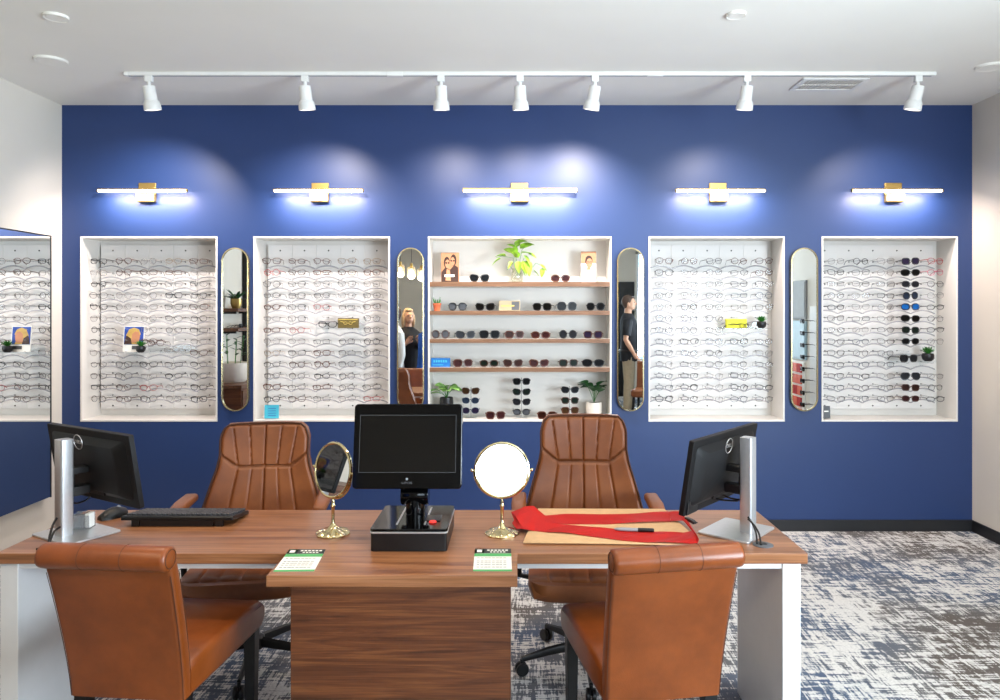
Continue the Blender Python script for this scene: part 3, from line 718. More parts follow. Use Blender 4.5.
def vine(pts, leaves):
    path = [(0, 0, .05)]+[L(*p) for p in pts]
    lv = []
    for (px, py, dy, dx_, dz_, sz) in leaves: lv.append((L(px, py, dy), (dx_, -.25, dz_), sz, sz*.72, .25, rnd.uniform(-.7, .7)))
    stems.append((path, lv))
vine([(513, 258, -.02), (502, 256, -.03), (496, 258, -.03)], [(505, 256, -.03, -1, .15, .075), (500, 259, -.03, -.9, -.5, .07), (512, 252, -.02, -.7, .4, .075)])
vine([(516, 252, -.02), (514, 246, -.03)], [(515, 248, -.03, -.8, .5, .075), (517, 246, -.03, .3, 1, .07), (514, 254, -.03, .2, .9, .08), (518, 257, -.04, -.3, .5, .07)])
vine([(522, 250, -.02), (528, 243, -.03)], [(521, 248, -.03, 1, .5, .09), (524, 246, -.03, .9, .3, .085), (522, 253, -.03, .9, .1, .085), (519, 243, -.02, .9, .4, .07)])
vine([(524, 258, -.03), (528, 263, -.04), (530, 268, -.05)], [(524, 256, -.04, .6, -.8, .085), (527, 262, -.05, .2, -1, .09), (523, 262, -.05, .3, -.9, .08), (529, 254, -.03, .9, -.3, .06), (518, 262, -.05, .1, -.9, .07)])
vine([(530, 270, -.05), (536, 263, -.06), (542, 266, -.07), (543, 273, -.07)], [(540, 265, -.06, .9, -.6, .06), (543, 269, -.07, -.2, -1, .055), (534, 271, -.06, .6, -.5, .05)])
vine([(510, 266, -.04), (507, 270, -.05)], [(512, 262, -.04, -.5, -.7, .05), (521, 268, -.05, .5, -.8, .06)])
plant('trailing_plant', (wx(517, y), y, SH[0]), 'lime green trailing plant in clear glass vase in middle of top shelf', 'potted plant',
      [(.001, 0), (.036, 0), (.045, .02), (.045, .06), (.034, .09), (.038, .10), (.034, .10), (.031, .09), (.041, .06), (.041, .02), (.034, .006), (.001, .006)], M['vase'], stems, M['leafy'], 'glass_vase', stemm=M['leafg'])

yc = YW+.05; c = empty('potted_cactus', (wx(437, yc), yc, SH[1]), 'tiny spiky plant in terracotta pot at left end of second shelf', 'potted plant')
MB().lathe([(.001, 0), (.021, 0), (.027, .042), (.031, .042), (.031, .054), (.026, .054), (.025, .046), (.001, .046)], 20).build('pot', M['terra'], c)
q = MB()
for k in range(9):
    a = k*.7; e = .25+.2*(k % 3); q.tube([(.01*math.cos(a), .01*math.sin(a), .045), (.02*math.cos(a)*1.2, .02*math.sin(a), .07), (.035*math.cos(a)*(e+.3), .035*math.sin(a), .10-.006*(k % 4))], [.005, .004, .0008], 6)
q.build('spikes', M['cactus'], c)
s_ = empty('brand_sign', (wx(509.5, YW+.06), YW+.06, SH[1]), 'beige block sign with gold letters in the middle of second shelf', 'sign')
MB().box(-.077, .077, 0, .02, 0, .073).build('block', M['beige'], s_, bevel=.002)
MB().box(.015, .070, -.0008, 0, .006, .067).build('darker_panel', M['signd'], s_)
MB().box(-.062, .035, -.0016, -.0008, .032, .041).build('gold_word', M['goldt'], s_)
s_ = empty('product_box', (wx(440.5, YW+.05), YW+.05, SH[3]), 'bright blue oblong box with white lettering at left of lowest shelf', 'box')
MB().box(-.068, .068, 0, .05, 0, .064).build('body', M['bbox'], s_, bevel=.002)
q = MB()
for k in range(6): q.box(-.05+k*.017, -.04+k*.017, -.001, 0, .034, .05)
q.box(-.055, .02, -.001, 0, .014, .018); q.build('printed_word', M['teal'], s_)

def bush(name, px, n, s, label, pot, potm, leafm, potz, spread, nl, heart, seed, W_=.7, up=1.0):
    rr = random.Random(seed); yy = YW+.11; st_ = []
    for k in range(nl):
        a = 2*math.pi*k/nl+rr.uniform(-.3, .3); e = rr.uniform(.5, 1.3)*up; ln = spread*rr.uniform(.6, 1)
        d_ = V((math.cos(a)*math.cos(e), math.sin(a)*math.cos(e)*.8, math.sin(e))); b0 = V((0, 0, potz)); tip = b0+d_*ln
        if tip.y > .09: tip.y = .09
        out = V((math.cos(a), math.sin(a)*.5-.35, rr.uniform(.0, .7)*up))
        st_.append(([b0, b0+d_*ln*.5+V((0, 0, .01)), tip], [(tip, out, s*rr.uniform(.8, 1.15), s*W_, .35, rr.uniform(-.5, .5))]))
    return plant(name, (wx(px, yy), yy, SH[n]), label, 'potted plant', pot, potm, st_, leafm, soil=(pot[2][0]*.85, potz), stemm=M['leafg'])
bush('potted_pothos', 446.5, 4, .085, 'variegated leafy plant in dark pot at lower left of the center niche', [(.001, 0), (.04, 0), (.052, .09), (.048, .15), (.044, .15), (.046, .09), (.001, .08)], M['potb'], M['leafv'], .145, .10, 13, True, 3)
bush('potted_fig', 594, 4, .105, 'dark green broad-leaved plant in white ribbed pot at lower right of center niche', [(.001, 0), (.045, 0), (.058, .05), (.06, .09), (.055, .115), (.05, .115), (.053, .08), (.001, .07)], M['potw'], M['leafd'], .11, .16, 9, False, 8, .62, 1.15)

# ---------------------------------------------------------------- desk
DZ = .75; YF, YD = 2.47, 3.01
dx0, dx1 = wx(-5, YF), wx(808, YF)
dk = empty('reception_desk', (0, 2.7, 0), 'long walnut-top desk with white slab legs and a projecting middle counter', 'desk')
T = .036
top = MB(); ex0, ex1, YE = wx(266, 2.263), wx(517.5, 2.263), 2.263
px_ = [(dx0, YF), (ex0, YF), (ex0, YE), (ex1, YE), (ex1, YF), (dx1, YF), (dx1, YD), (dx0, YD)]
top.prism([(a, b-2.7) for a, b in px_], DZ-T, DZ, 'xy'); top.build('desk_top', M['wood'], dk, bevel=.002)
la, lb = wx(3, YF+.03), wx(21, YF+.03); ra, rb = wx(781, YF+.03), wx(799, YF+.03)
for a, b in ((la, lb), (ra, rb)): MB().box(a, b, YF+.015-2.7, YD-.02-2.7, 0, DZ-T).build('side_leg', M['lam'], dk, bevel=.002)
MB().box(lb, ra, YF+.02-2.7, YF+.045-2.7, DZ-T-.022, DZ-T).build('front_rail', M['lam'], dk)
MB().box(lb, ra, YD-.06-2.7, YD-.035-2.7, DZ-T-.022, DZ-T).build('rear_rail', M['lam'], dk)
pa, pb = wx(290.5, YE+.03), wx(510.5, YE+.03)
MB().box(pa, pb, YE+.03-2.7, YF+.14-2.7, 0, DZ-T).build('pedestal', M['woodf'], dk, bevel=.002)

# flyers on the projecting counter
def flyer(corners, label):
    """corners: near-left, near-right, far-right, far-left pixels on the desk plane"""
    P = []
    for px, py in corners:
        yy = F*(CZ-DZ)/(py-VY); P.append(V((wx(px, yy), yy, 0)))
    c0 = sum(P, V())/4; o = empty('flyer', (c0.x, c0.y, DZ+.0005), label, 'flyer', 'flyers on the counter'); P = [p-c0 for p in P]
    def at(u, v): return (P[0]*(1-u)+P[1]*u)*(1-v)+(P[3]*(1-u)+P[2]*u)*v
    def patch(q, u0, u1, v0, v1, z0, z1): q.rings([[tuple(at(u, v)+V((0, 0, z))) for u, v in ((u0, v0), (u1, v0), (u1, v1), (u0, v1))] for z in (z0, z1)])
    def mk(nm, m, rects, z):
        q = MB()
        for r in rects: patch(q, *r, z, z+.0003)
        q.build(nm, m, o, smooth=None)
    mk('sheet', M['paper'], [(0, 1, 0, 1)], 0)
    mk('black_header', M['pblack'], [(0, 1, .78, 1)], .0004)
    mk('green_band', M['pgreen'], [(0, 1, .64, .77), (0, 1, 0, .07), (.0, .25, .78, 1)], .0004)
    mk('header_words', M['paper'], [(.34+.1*k, .41+.1*k, .9, .95) for k in range(6)]+[(.42+.09*k, .48+.09*k, .82, .86) for k in range(5)]+[(.06, .2, .83, .95)], .0008)
    mk('printed_lines', M['pgrey'], [(.08+.1*k, .15+.1*k+.01*(k % 3), vv, vv+.022) for k in range(8) for vv in (.56, .42, .34, .26, .16)], .0004)
flyer([(273, 572), (314, 571.5), (326, 549.5), (289.5, 549.5)], 'green and white flyer with black header on left of the counter')
flyer([(473, 571.5), (512, 571.5), (511, 549), (475, 549)], 'green and white flyer with black header on right of the counter')

# ---------------------------------------------------------------- monitors
def monitor(loc, yaw_n, tilt, label, logo_side, postlean):
    """loc: post foot on desk; yaw: direction the screen faces (angle of the normal from +Y, positive to the left)"""
    o = empty('computer_monitor', (loc[0], loc[1], DZ), label, 'monitor', 'monitors on the desk', rz=yaw_n)
    # local +Y = screen side, -Y = back seen by the camera
    MB().prism(rrect(.245, .20, .012, cy=.045), 0, .008, 'xy').build('stand_base', M['silver'], o, bevel=.002)
    q = MB(); q.prism([(x, y_) for x, y_ in rrect(.052, .046, .008)], 0, .352, 'xy')
    p = q.build('stand_post', M['silver'], o, loc=(0, 0, .007), rot=(R(postlean), 0, 0))
    MB().tube([(0, -.022, .055), (0, -.014, .055)], .013, 12, sq=1.6).build('cable_hole', M['blackp'], p)
    q = MB(); q.box(-.022, .022, .015, .028, .145, .25).box(-.022, .022, .02, .085, .145, .18).box(-.022, .022, .02, .085, .225, .25); q.build('neck', M['blackp'], o, bevel=.004)
    hd = bpy.data.objects.new('display', None)
    dm = MB(); dm.prism(rrect(.555, .275, .006), -.0, .020); 
    panel = dm.build('display_housing', M['mon'], o, bevel=.002, loc=(0, .098, .235 if 'right end' in label else .248), rot=(R(tilt), 0, 0))
    bk = MB(); bk.rings([[(x, -.0, z) for x, z in rrect(.50, .225, .02)], [(x, -.022, z) for x, z in rrect(.42, .175, .03)]]); bk.build('rear_bulge', M['mon'], panel, bevel=.003)
    MB().prism(rrect(.545, .258, .003, cy=.004), .020, .0215).build('screen', M['sage'], panel)
    lg = MB(); lg.tube([(.028*math.cos(a), -.0235, .098+.028*math.sin(a)) for a in [k*math.pi/14 for k in range(28)]], .0016, 5, closed=True)
    # back viewed from -Y: +X is to the right of the viewer
    l = lg.build('logo', M['silver'], panel, loc=(logo_side, .0, -.004))
    text('logo_text', 'DELL', .019, M['silver'], l, (0, -.0235, .098), (R(90), 0, 0))
    MB().box(-.26, -.18, -.004, 0, -.1355, -.085).build('port_cover', M['blackp'], panel, bevel=.001) if 'right end' in label else None
    MB().box(-.09, .09, -.019, -.012, -.105, -.085).build('port_row', M['blackp'], panel)
    return o
# right monitor: plane direction (.655,.755) -> normal (-.755,.655)
mr = monitor((.868, 2.69), math.atan2(.755, .655), 9, 'black computer monitor with silver stand at the right end of the desk', -.03, -0)
ml = monitor((-1.655, 2.65), -math.atan2(.515, .857), 9, 'black computer monitor with silver stand at the left end of the desk', -.02, -0)

def cable(pts, label, r=.0035):
    q = MB(); P = [V(p) for p in pts]; out = []
    for i in range(len(P)-1):
        p0, p1, p2, p3 = P[max(i-1, 0)], P[i], P[i+1], P[min(i+2, len(P)-1)]
        for k in range(6):
            t = k/6; out.append(.5*((2*p1)+(-p0+p2)*t+(2*p0-5*p1+4*p2-p3)*t*t+(-p0+3*p1-3*p2+p3)*t**3))
    out.append(P[-1]); q.tube(out, r, 7); return tag(q.build('cable', M['blackp']), label, 'cable')
def dp(px, py, y): return (wx(px, y), y, wz(py, y))
cable([dp(711, 490, 2.78), dp(713, 497, 2.76), dp(722, 500, 2.74), dp(738, 501, 2.70)], 'thin black cable looping lower from the right monitor to its stand')
cable([dp(719, 488, 2.79), dp(722, 494, 2.77), dp(730, 498, 2.75), dp(740, 500, 2.71)], 'short black cable looping higher from the right monitor to its stand')
cable([dp(748, 517, 2.66), dp(752, 523, 2.64), dp(756, 533, 2.62), (wx(757, 2.56), 2.56, DZ+.006)], 'black cable from right monitor stand down to the desk hole')
cable([dp(748, 519, 2.65), dp(754, 525, 2.62), dp(759, 534, 2.59), (wx(761, 2.545), 2.545, DZ+.006)], 'black power cord curving outermost from right stand to the desk hole')
g = empty('desk_grommet', (wx(763, 2.56), 2.56, DZ), 'round black cable cover on the desk behind right monitor', 'cable cover')
MB().lathe([(.001, .004), (.030, .004), (.036, .002), (.036, 0)], 24).build('cover', M['signd'], g)
MB().box(-.012, .012, -.008, .012, .0035, .006).build('opening', M['blackp'], g)
cable([dp(57, 518, 2.62), dp(53, 525, 2.60), dp(50, 535, 2.58), (wx(47, 2.52), 2.52, DZ+.006), (wx(36, 2.50), 2.50, DZ+.005)], 'black cable curling behind the left monitor stand to the desk edge', .004)
cable([dp(60, 527, 2.61), dp(54, 532, 2.58), (wx(50, 2.55), 2.55, DZ+.006), (wx(58, 2.52), 2.52, DZ+.006)], 'short black cable crossing the left monitor stand foot', .004)
cable([dp(92, 495, 2.78), dp(86, 500, 2.76), dp(78, 503, 2.72), dp(74, 503, 2.69)], 'black cable drooping under left monitor towards its stand')

# small clear card holder
h = empty('card_holder', (wx(83, 2.74), 2.74, DZ+.0085), 'small clear card holder with white cards on left monitor foot', 'card holder')
q = MB(); q.box(-.035, .035, -.022, -.019, 0, .05).box(-.035, .035, .019, .022, 0, .055).box(-.035, -.032, -.019, .019, 0, .05).box(.012, .015, -.019, .019, 0, .05).box(-.035, .035, -.022, .022, 0, .003); q.build('holder', M['peg'], h)
MB().box(.018, .034, -.018, .018, .003, .056).build('white_cards', M['paper'], h, bevel=.002)
MB().box(-.030, .010, -.010, .012, .003, .047).build('clear_cards', M['pgrey'], h, bevel=.002)

# keyboard and mouse
kx0, kx1 = -1.515, -1.085; kb = empty('keyboard', ((kx0+kx1)/2, 2.86, DZ), 'black keyboard on raised rear feet at left of the desk', 'keyboard')
body = MB(); w = (kx1-kx0)/2
body.prism([(-.085, .024), (-.085, .036), (-.078, .04), (.078, .018), (.085, .012), (.085, .002)], -w, w, 'yz'); bo = body.build('case', M['blackp'], kb, bevel=.002)
q = MB()
for r in range(6):
    yk = -.068+r*.026; zk = .040-(yk+.078)*.141
    for k in range(21):
        if r == 5 and 5 < k < 12: continue
        xk = -w+.012+k*(2*w-.024)/21; q.box(xk+.001, xk+.018, yk, yk+.021, zk-.004, zk+.006)
    if r == 5: q.box(-w+.012+6*.0193, -w+.012+12*.0193, yk, yk+.021, zk-.004, zk+.006)
tag(q.build('keys', mat('key_caps', '343436', .5, var=.1), kb, bevel=.0015), kind='stuff')
for s_ in (-.16, .16): MB().box(s_-.015, s_+.015, -.084, -.07, 0, .03).build('foot', M['blackp'], kb)
MB().box(-.14, .14, -.0865, -.0845, .003, .0245).build('rear_skirt', M['blackp'], kb)
mo = empty('computer_mouse', (wx(113, 2.90), 2.90, DZ), 'black computer mouse behind the left end of the keyboard', 'mouse', rz=R(-35))
q = MB(); rg = []
for i in range(9):
    t = i/8; yy = -.052+.104*t; wd = .031*math.sin(math.pi*(.12+.76*t))**.5; hh = .038*math.sin(math.pi*(.1+.72*t))**.8+.004
    rg.append([(wd*math.cos(a), yy, max(0, hh*math.sin(a))) for a in [math.pi*k/10 for k in range(11)]]+[(-wd*.6, yy, 0), (wd*.6, yy, 0)])
q.rings(rg); q.build('shell', M['blackp'], mo, smooth=60)
MB().lathe([(.001, -.004), (.008, -.004), (.008, .004), (.001, .004)], 14, (0, .022, .036), 'x').build('scroll_wheel', M['pgrey'], mo)

# ---------------------------------------------------------------- point of sale terminal
pt = empty('sales_terminal', (-.367, 2.64, DZ), 'black touchscreen sales terminal on a glossy box base in the middle of desk', 'sales terminal')
bx = MB(); bx.prism(rrect(.265, .30, .012, cy=0), 0, .062, 'xy'); bx.build('base', M['blackp'], pt, bevel=.002)
MB().prism(rrect(.270, .305, .014), .062, .068, 'xy').build('silver_band', M['silver'], pt, bevel=.001)
MB().prism(rrect(.268, .303, .013), .068, .078, 'xy').build('glossy_top', M['blackg'], pt, bevel=.002)
MB().box(.045, .10, -.06, .01, .078, .082).build('card_reader', M['blackp'], pt, bevel=.002)
MB().lathe([(.001, .084), (.012, .084), (.014, .080)], 18, (.075, -.075, -.0)).build('button_light', M['redled'], pt)
q = MB(); q.tube([(0, .02, .078), (0, .02, .15)], .035, 20); q.lathe([(.001, -.05), (.036, -.05), (.038, -.046), (.038, .046), (.036, .05), (.001, .05)], 24, (0, .02, .155), 'x'); q.box(-.03, .03, -.0, .03, .15, .25); q.build('neck', M['blackg'], pt)
for s_ in (-.052, .046): MB().box(s_, s_+.006, -.10, .12, .078, .0795).build('trim_strip', M['silver'], pt)
sc = MB(); sc.prism(rrect(.392, .302, .014), -.0, .028); SCR = sc.build('screen_housing', M['blackg'], pt, bevel=.003, loc=(-.020, -.035, .342), rot=(R(-9), 0, 0))
MB().prism(rrect(.352, .206, .003, cy=.009), -.0012, 0).build('screen', M['sage'], SCR)
q = MB()
a, b, c_, d_ = -.174, .174, -.093, .111
q.box(a, b, -.0018, -.0005, c_, c_+.001).box(a, b, -.0018, -.0005, d_-.001, d_).box(a, a+.001, -.0018, -.0005, c_, d_).box(b-.001, b, -.0018, -.0005, c_, d_); q.build('screen_border', M['signd'], SCR)
MB().lathe([(.001, -.0015), (.0045, -.0015), (.0045, 0)], 12, (0, 0, -.116), 'y').build('logo', M['pgrey'], SCR)
text('logo_text', 'UPOS', .011, M['signd'], SCR, (0, -.0005, -.130), (R(90), 0, 0), 1.4)

# ---------------------------------------------------------------- table mirrors
def tablemirror(px, yaw, tilt, label):
    o = empty('vanity_mirror', (wx(px, 2.687), 2.687, DZ), label, 'table mirror', 'round gold table mirrors')
    rg = []
    for r, z in ((.001, 0), (.062, 0), (.062, .004), (.056, .010), (.040, .016), (.022, .022), (.012, .032), (.008, .040)):
        rg.append([(r*(1+.04*math.cos(8*a)*(r > .03))*math.cos(a), r*(1+.04*math.cos(8*a)*(r > .03))*math.sin(a), z+.0015*math.cos(8*a)*(r > .03)*(z > .003)) for a in [2*math.pi*k/48 for k in range(48)]])
    MB().rings(rg).build('base', M['polgold'], o)
    MB().lathe([(.006, .036), (.0085, .04), (.006, .046), (.0065, .10), (.0095, .105), (.0065, .111), (.007, .118), (.0045, .128), (.0045, .137)], 16).build('stem', M['polgold'], o)
    zc = wz(470, 2.687)-DZ; r = .0985
    yk = empty_part('yoke_joint', o, (0, 0, zc), (0, 0, yaw))
    MB().tube([(r*1.06*math.cos(a), 0, r*1.06*math.sin(a)) for a in [math.pi+math.pi*k/24 for k in range(25)]], .0035, 8).build('yoke', M['polgold'], o, loc=(0, 0, zc), rot=(0, 0, yaw))
    q = MB(); q.tube([(r*math.cos(a), 0, r*math.sin(a)) for a in [2*math.pi*k/40 for k in range(40)]], .0062, 8, closed=True)
    for s_ in (-1, 1): q.tube([(s_*r, 0, 0), (s_*r*1.12, 0, 0)], .004, 8); q.ell((s_*r*1.13, 0, 0), (.006, .006, .006))
    rim = q.build('rim', M['polgold'], o, loc=(0, 0, zc), rot=(tilt, 0, yaw))
    MB().lathe([(.001, -.004), (r-.004, -.004), (r-.004, .004), (.001, .004)], 48, (0, 0, 0), 'y').build('mirror_glass', M['mirror'], rim)
    return o
def empty_part(*a): return None
tablemirror(333, R(-37), R(-8), 'round gold table mirror left of terminal, turned sideways and dark')
tablemirror(502, R(3.5), R(-9.5), 'round gold table mirror right of terminal, facing the camera and bright')

# ---------------------------------------------------------------- cardboard, red ribbon, marker
cbx = [(wx(523, 2.57), 2.565), (wx(600, 2.57), 2.56), (wx(694, 2.55), 2.54), (wx(690, 2.68), 2.68), (wx(664, 3.0), 2.995), (wx(538, 3.0), 3.0)]
q = MB(); q.prism(cbx, DZ+.004, DZ+.009, 'xy')
cb = empty('cardboard_sheet', (.3, 2.78, DZ), 'flat tan cardboard sheet under the red ribbon on right of desk', 'cardboard')
for v_i in range(len(q.v)): p = q.v[v_i]; q.v[v_i] = (p[0]-.3, p[1]-2.78, p[2]-DZ)
q.build('sheet', M['cardb'], cb, bevel=.001)
q = MB(); q.prism([(x-.3, y_-2.78) for x, y_ in [(wx(523, 2.57)+.012, 2.58), (wx(690, 2.55), 2.56), (wx(660, 3.0), 2.985), (wx(540, 3.0), 2.985)]], 0, .0035, 'xy'); q.build('corrugated_layer', M['cardb'], cb)
def ribbon_pt(px, py, h=0.0):
    yy = F*(CZ-DZ-.010-h)/(py-VY); return V((wx(px, yy), yy, DZ+.0105+h))
rows = [  # along the ribbon: (edge A px,py,h) (edge B px,py,h)
 ((668, 511.5, .006), (671, 521, .004)), ((640, 513.5, .001), (641, 523, .001)), ((600, 514, .001), (604, 524, .001)), ((565, 514.5, .001), (568, 524, .001)), ((545, 515, .002), (545, 524.5, .002)),
 ((534, 506.5, .028), (528, 524, .010)), ((524, 506.5, .034), (512, 523, .006)), ((511, 512, .018), (517, 529, .002)), ((516, 517, .028), (524, 530.5, .002)), ((531, 509.5, .034), (535, 530.5, .002)), ((545, 523.5, .010), (550, 532.5, .001)),
 ((575, 525, .002), (572, 534, .001)), ((600, 528, .001), (596, 537, .001)), ((630, 531, .001), (622, 540.5, .001)), ((655, 532, .001), (648, 542.5, .001)), ((683, 533, .004), (672, 543.5, .001)), ((693, 530, .012), (697, 543, .008)),
 ((687, 523, .010), (699, 540, .010)), ((682, 519, .012), (693, 530, .006)), ((680, 512, .014), (688, 520, .012)), ((668, 511.5, .006), (671, 521, .004))]
A = [(ribbon_pt(*a), ribbon_pt(*b)) for a, b in rows]
def rib(u, v):
    t = u*(len(A)-1); i = min(int(t), len(A)-2); f = t-i; f = f*f*(3-2*f)*.4+f*.6
    a = A[i][0].lerp(A[i+1][0], f); b = A[i][1].lerp(A[i+1][1], f); p = a.lerp(b, v)
    p.z += .0022*math.sin(9*u*6+v*5)+.0025*math.sin(37*u)*v+.0015*math.sin(140*u+6*v)*v*(1-v)*4; p.z = max(p.z, DZ+.0102); return p-V((.3, 2.78, DZ))
q = MB(); q.surf(rib, 120, 7, th=.0008)
rb_ = tag(q.build('red_ribbon', M['red'], smooth=70, loc=(.3, 2.78, DZ)), 'wide bright red satin ribbon looped across the cardboard', 'ribbon')
p0, p1 = ribbon_pt(614, 529, .008), ribbon_pt(654, 530.5, .008)
mk = empty('marker_pen', p0, 'white and black marker pen lying on the red ribbon', 'marker', rot=(0, 0, math.atan2(p1.y-p0.y, p1.x-p0.x)))
Lm = (p1-p0).length
MB().lathe([(.0015, 0), (.003, .005), (.005, .012), (.0065, .03), (.0065, Lm*.62)], 14, (0, 0, 0), 'x').build('barrel', M['pgrey'], mk)
MB().lathe([(.0072, Lm*.60), (.0075, Lm*.62), (.0075, Lm*.96), (.006, Lm)], 14, (0, 0, 0), 'x').build('cap', M['blackp'], mk)
p0, p1 = ribbon_pt(684, 517, .016), ribbon_pt(697, 524.5, .014)
cl = empty('binder_clip', (p0+p1)/2, 'small black clip on the red ribbon under right monitor', 'clip', rot=(0, 0, math.atan2(p1.y-p0.y, p1.x-p0.x)))
q = MB(); q.prism([(-.032, -.004), (.032, -.005), (.034, .004), (.02, .008), (-.03, .006)], -.008, .008); q.build('body', M['blackp'], cl, bevel=.002)
q = MB(); q.tube([(.03, -.006, .004), (.045, -.004, .004), (.045, .004, .004), (.03, .006, .004)], .0014, 5); q.build('wire_loop', M['blackm'], cl)

# ---------------------------------------------------------------- front side chairs (seen from behind)
def side_chair(loc, yaw, label):
    o = empty('side_chair', (loc[0], loc[1], 0), label, 'chair', 'tan chairs in front of the desk', rz=yaw)
    # local: +Y towards the desk. backrest at y=0, seat to y=.5
    W2 = .19
    def prof(t):   # lean: z from .40 to .90 -> y
        z = .432+.455*t; return -.01-.105*t**1.35, z
    q = MB(); rg = []
    for k in range(9):
        yy, z = prof(k/8); w = W2-.012+.014*k/8; th = .052-.006*k/8
        rg.append([(x, yy-th/2+yo+th/2, z) for x, yo in rrect(2*w, th, .014, 4)])
    q.rings(rg); q.build('backrest', M['tan'], o, smooth=50)
    # rolled top
    yy, z = prof(1); q = MB(); rg = []
    for x, s_ in ((-W2-.002, .75), (-W2+.002, .95), (-W2+.012, 1), (0, 1), (W2-.012, 1), (W2-.002, .95), (W2+.002, .75)):
        rg.append([(x, yy-.014+.036*s_*math.cos(a)*1.05, z-.004+.036*s_*math.sin(a)) for a in [2*math.pi*k/20 for k in range(20)]])
    q.rings(rg); rl = q.build('rolled_top', M['tan'], o, smooth=60)
    for x in (-W2*.33, W2*.33): MB().tube([(x, yy-.014+.0380*math.cos(a), z-.004+.0362*math.sin(a)) for a in [2*math.pi*k/24 for k in range(24)]], .0008, 5, closed=True).build('seam', M['seam'], rl)
    for s_ in (-1, 1): MB().tube([(s_*(W2+.0025), yy-.014+.027*math.cos(a), z-.004+.026*math.sin(a)) for a in [2*math.pi*k/20 for k in range(20)]], .0013, 5, closed=True).build('end_piping', M['seam'], rl)
    for s_ in (-1, 1):
        MB().tube([(s_*(W2-.0155+.014*k/8), prof(k/8)[0]-.0225, prof(k/8)[1]) for k in range(8)], .0011, 5).build('piping', M['seam'], o)
        MB().tube([(s_*(W2-.0155+.014*k/8), prof(k/8)[0]+.0215, prof(k/8)[1]) for k in range(8)], .0011, 5).build('piping', M['seam'], o)
    # seat cushion
    q = MB(); rg = []
    for yv, s_, zt in ((.0, .98, .525), (.02, 1, .535), (.15, 1.01, .538), (.38, 1.02, .534), (.47, 1.02, .526), (.50, 1.0, .508)):
        w = (W2-.006)*s_; zb = .425 if yv < .49 else .44; h_ = zt-zb
        rg.append([(x, yv, zb+h_/2+z) for x, z in rrect(2*w, h_, .022, 4)])
    q.rings(rg); q.build('seat', M['tan'], o, smooth=50)
    q = MB(); w = W2-.007
    q.tube([(-w*.985, 0.03, .519), (-w*1.005, .25, .521), (-w*1.02, .46, .510), (-w*.95, .492, .503), (w*.95, .492, .503), (w*1.02, .46, .510), (w*1.005, .25, .521), (w*.985, 0.03, .519)], .0013, 5); q.build('seat_piping', M['seam'], o)
    for sx, yv, dy in ((-1, .0, -.05), (1, .0, -.05), (-1, .455, .0), (1, .455, .0)):
        x = sx*(W2-.035); q = MB(); a, b = .021, .015
        q.rings([[(x-b, yv+dy-b, 0), (x+b, yv+dy-b, 0), (x+b, yv+dy+b, 0), (x-b, yv+dy+b, 0)], [(x-a, yv-a, .43), (x+a, yv-a, .43), (x+a, yv+a, .43), (x-a, yv+a, .43)]]); q.build('leg', M['blackm'], o, bevel=.002, smooth=None)
    return o
side_chair((-1.148, 2.175), R(-5), 'tan leather chair with rolled back before the left end of the desk')
side_chair((.434, 2.165), R(10), 'tan leather chair with rolled back before the right side of the desk')

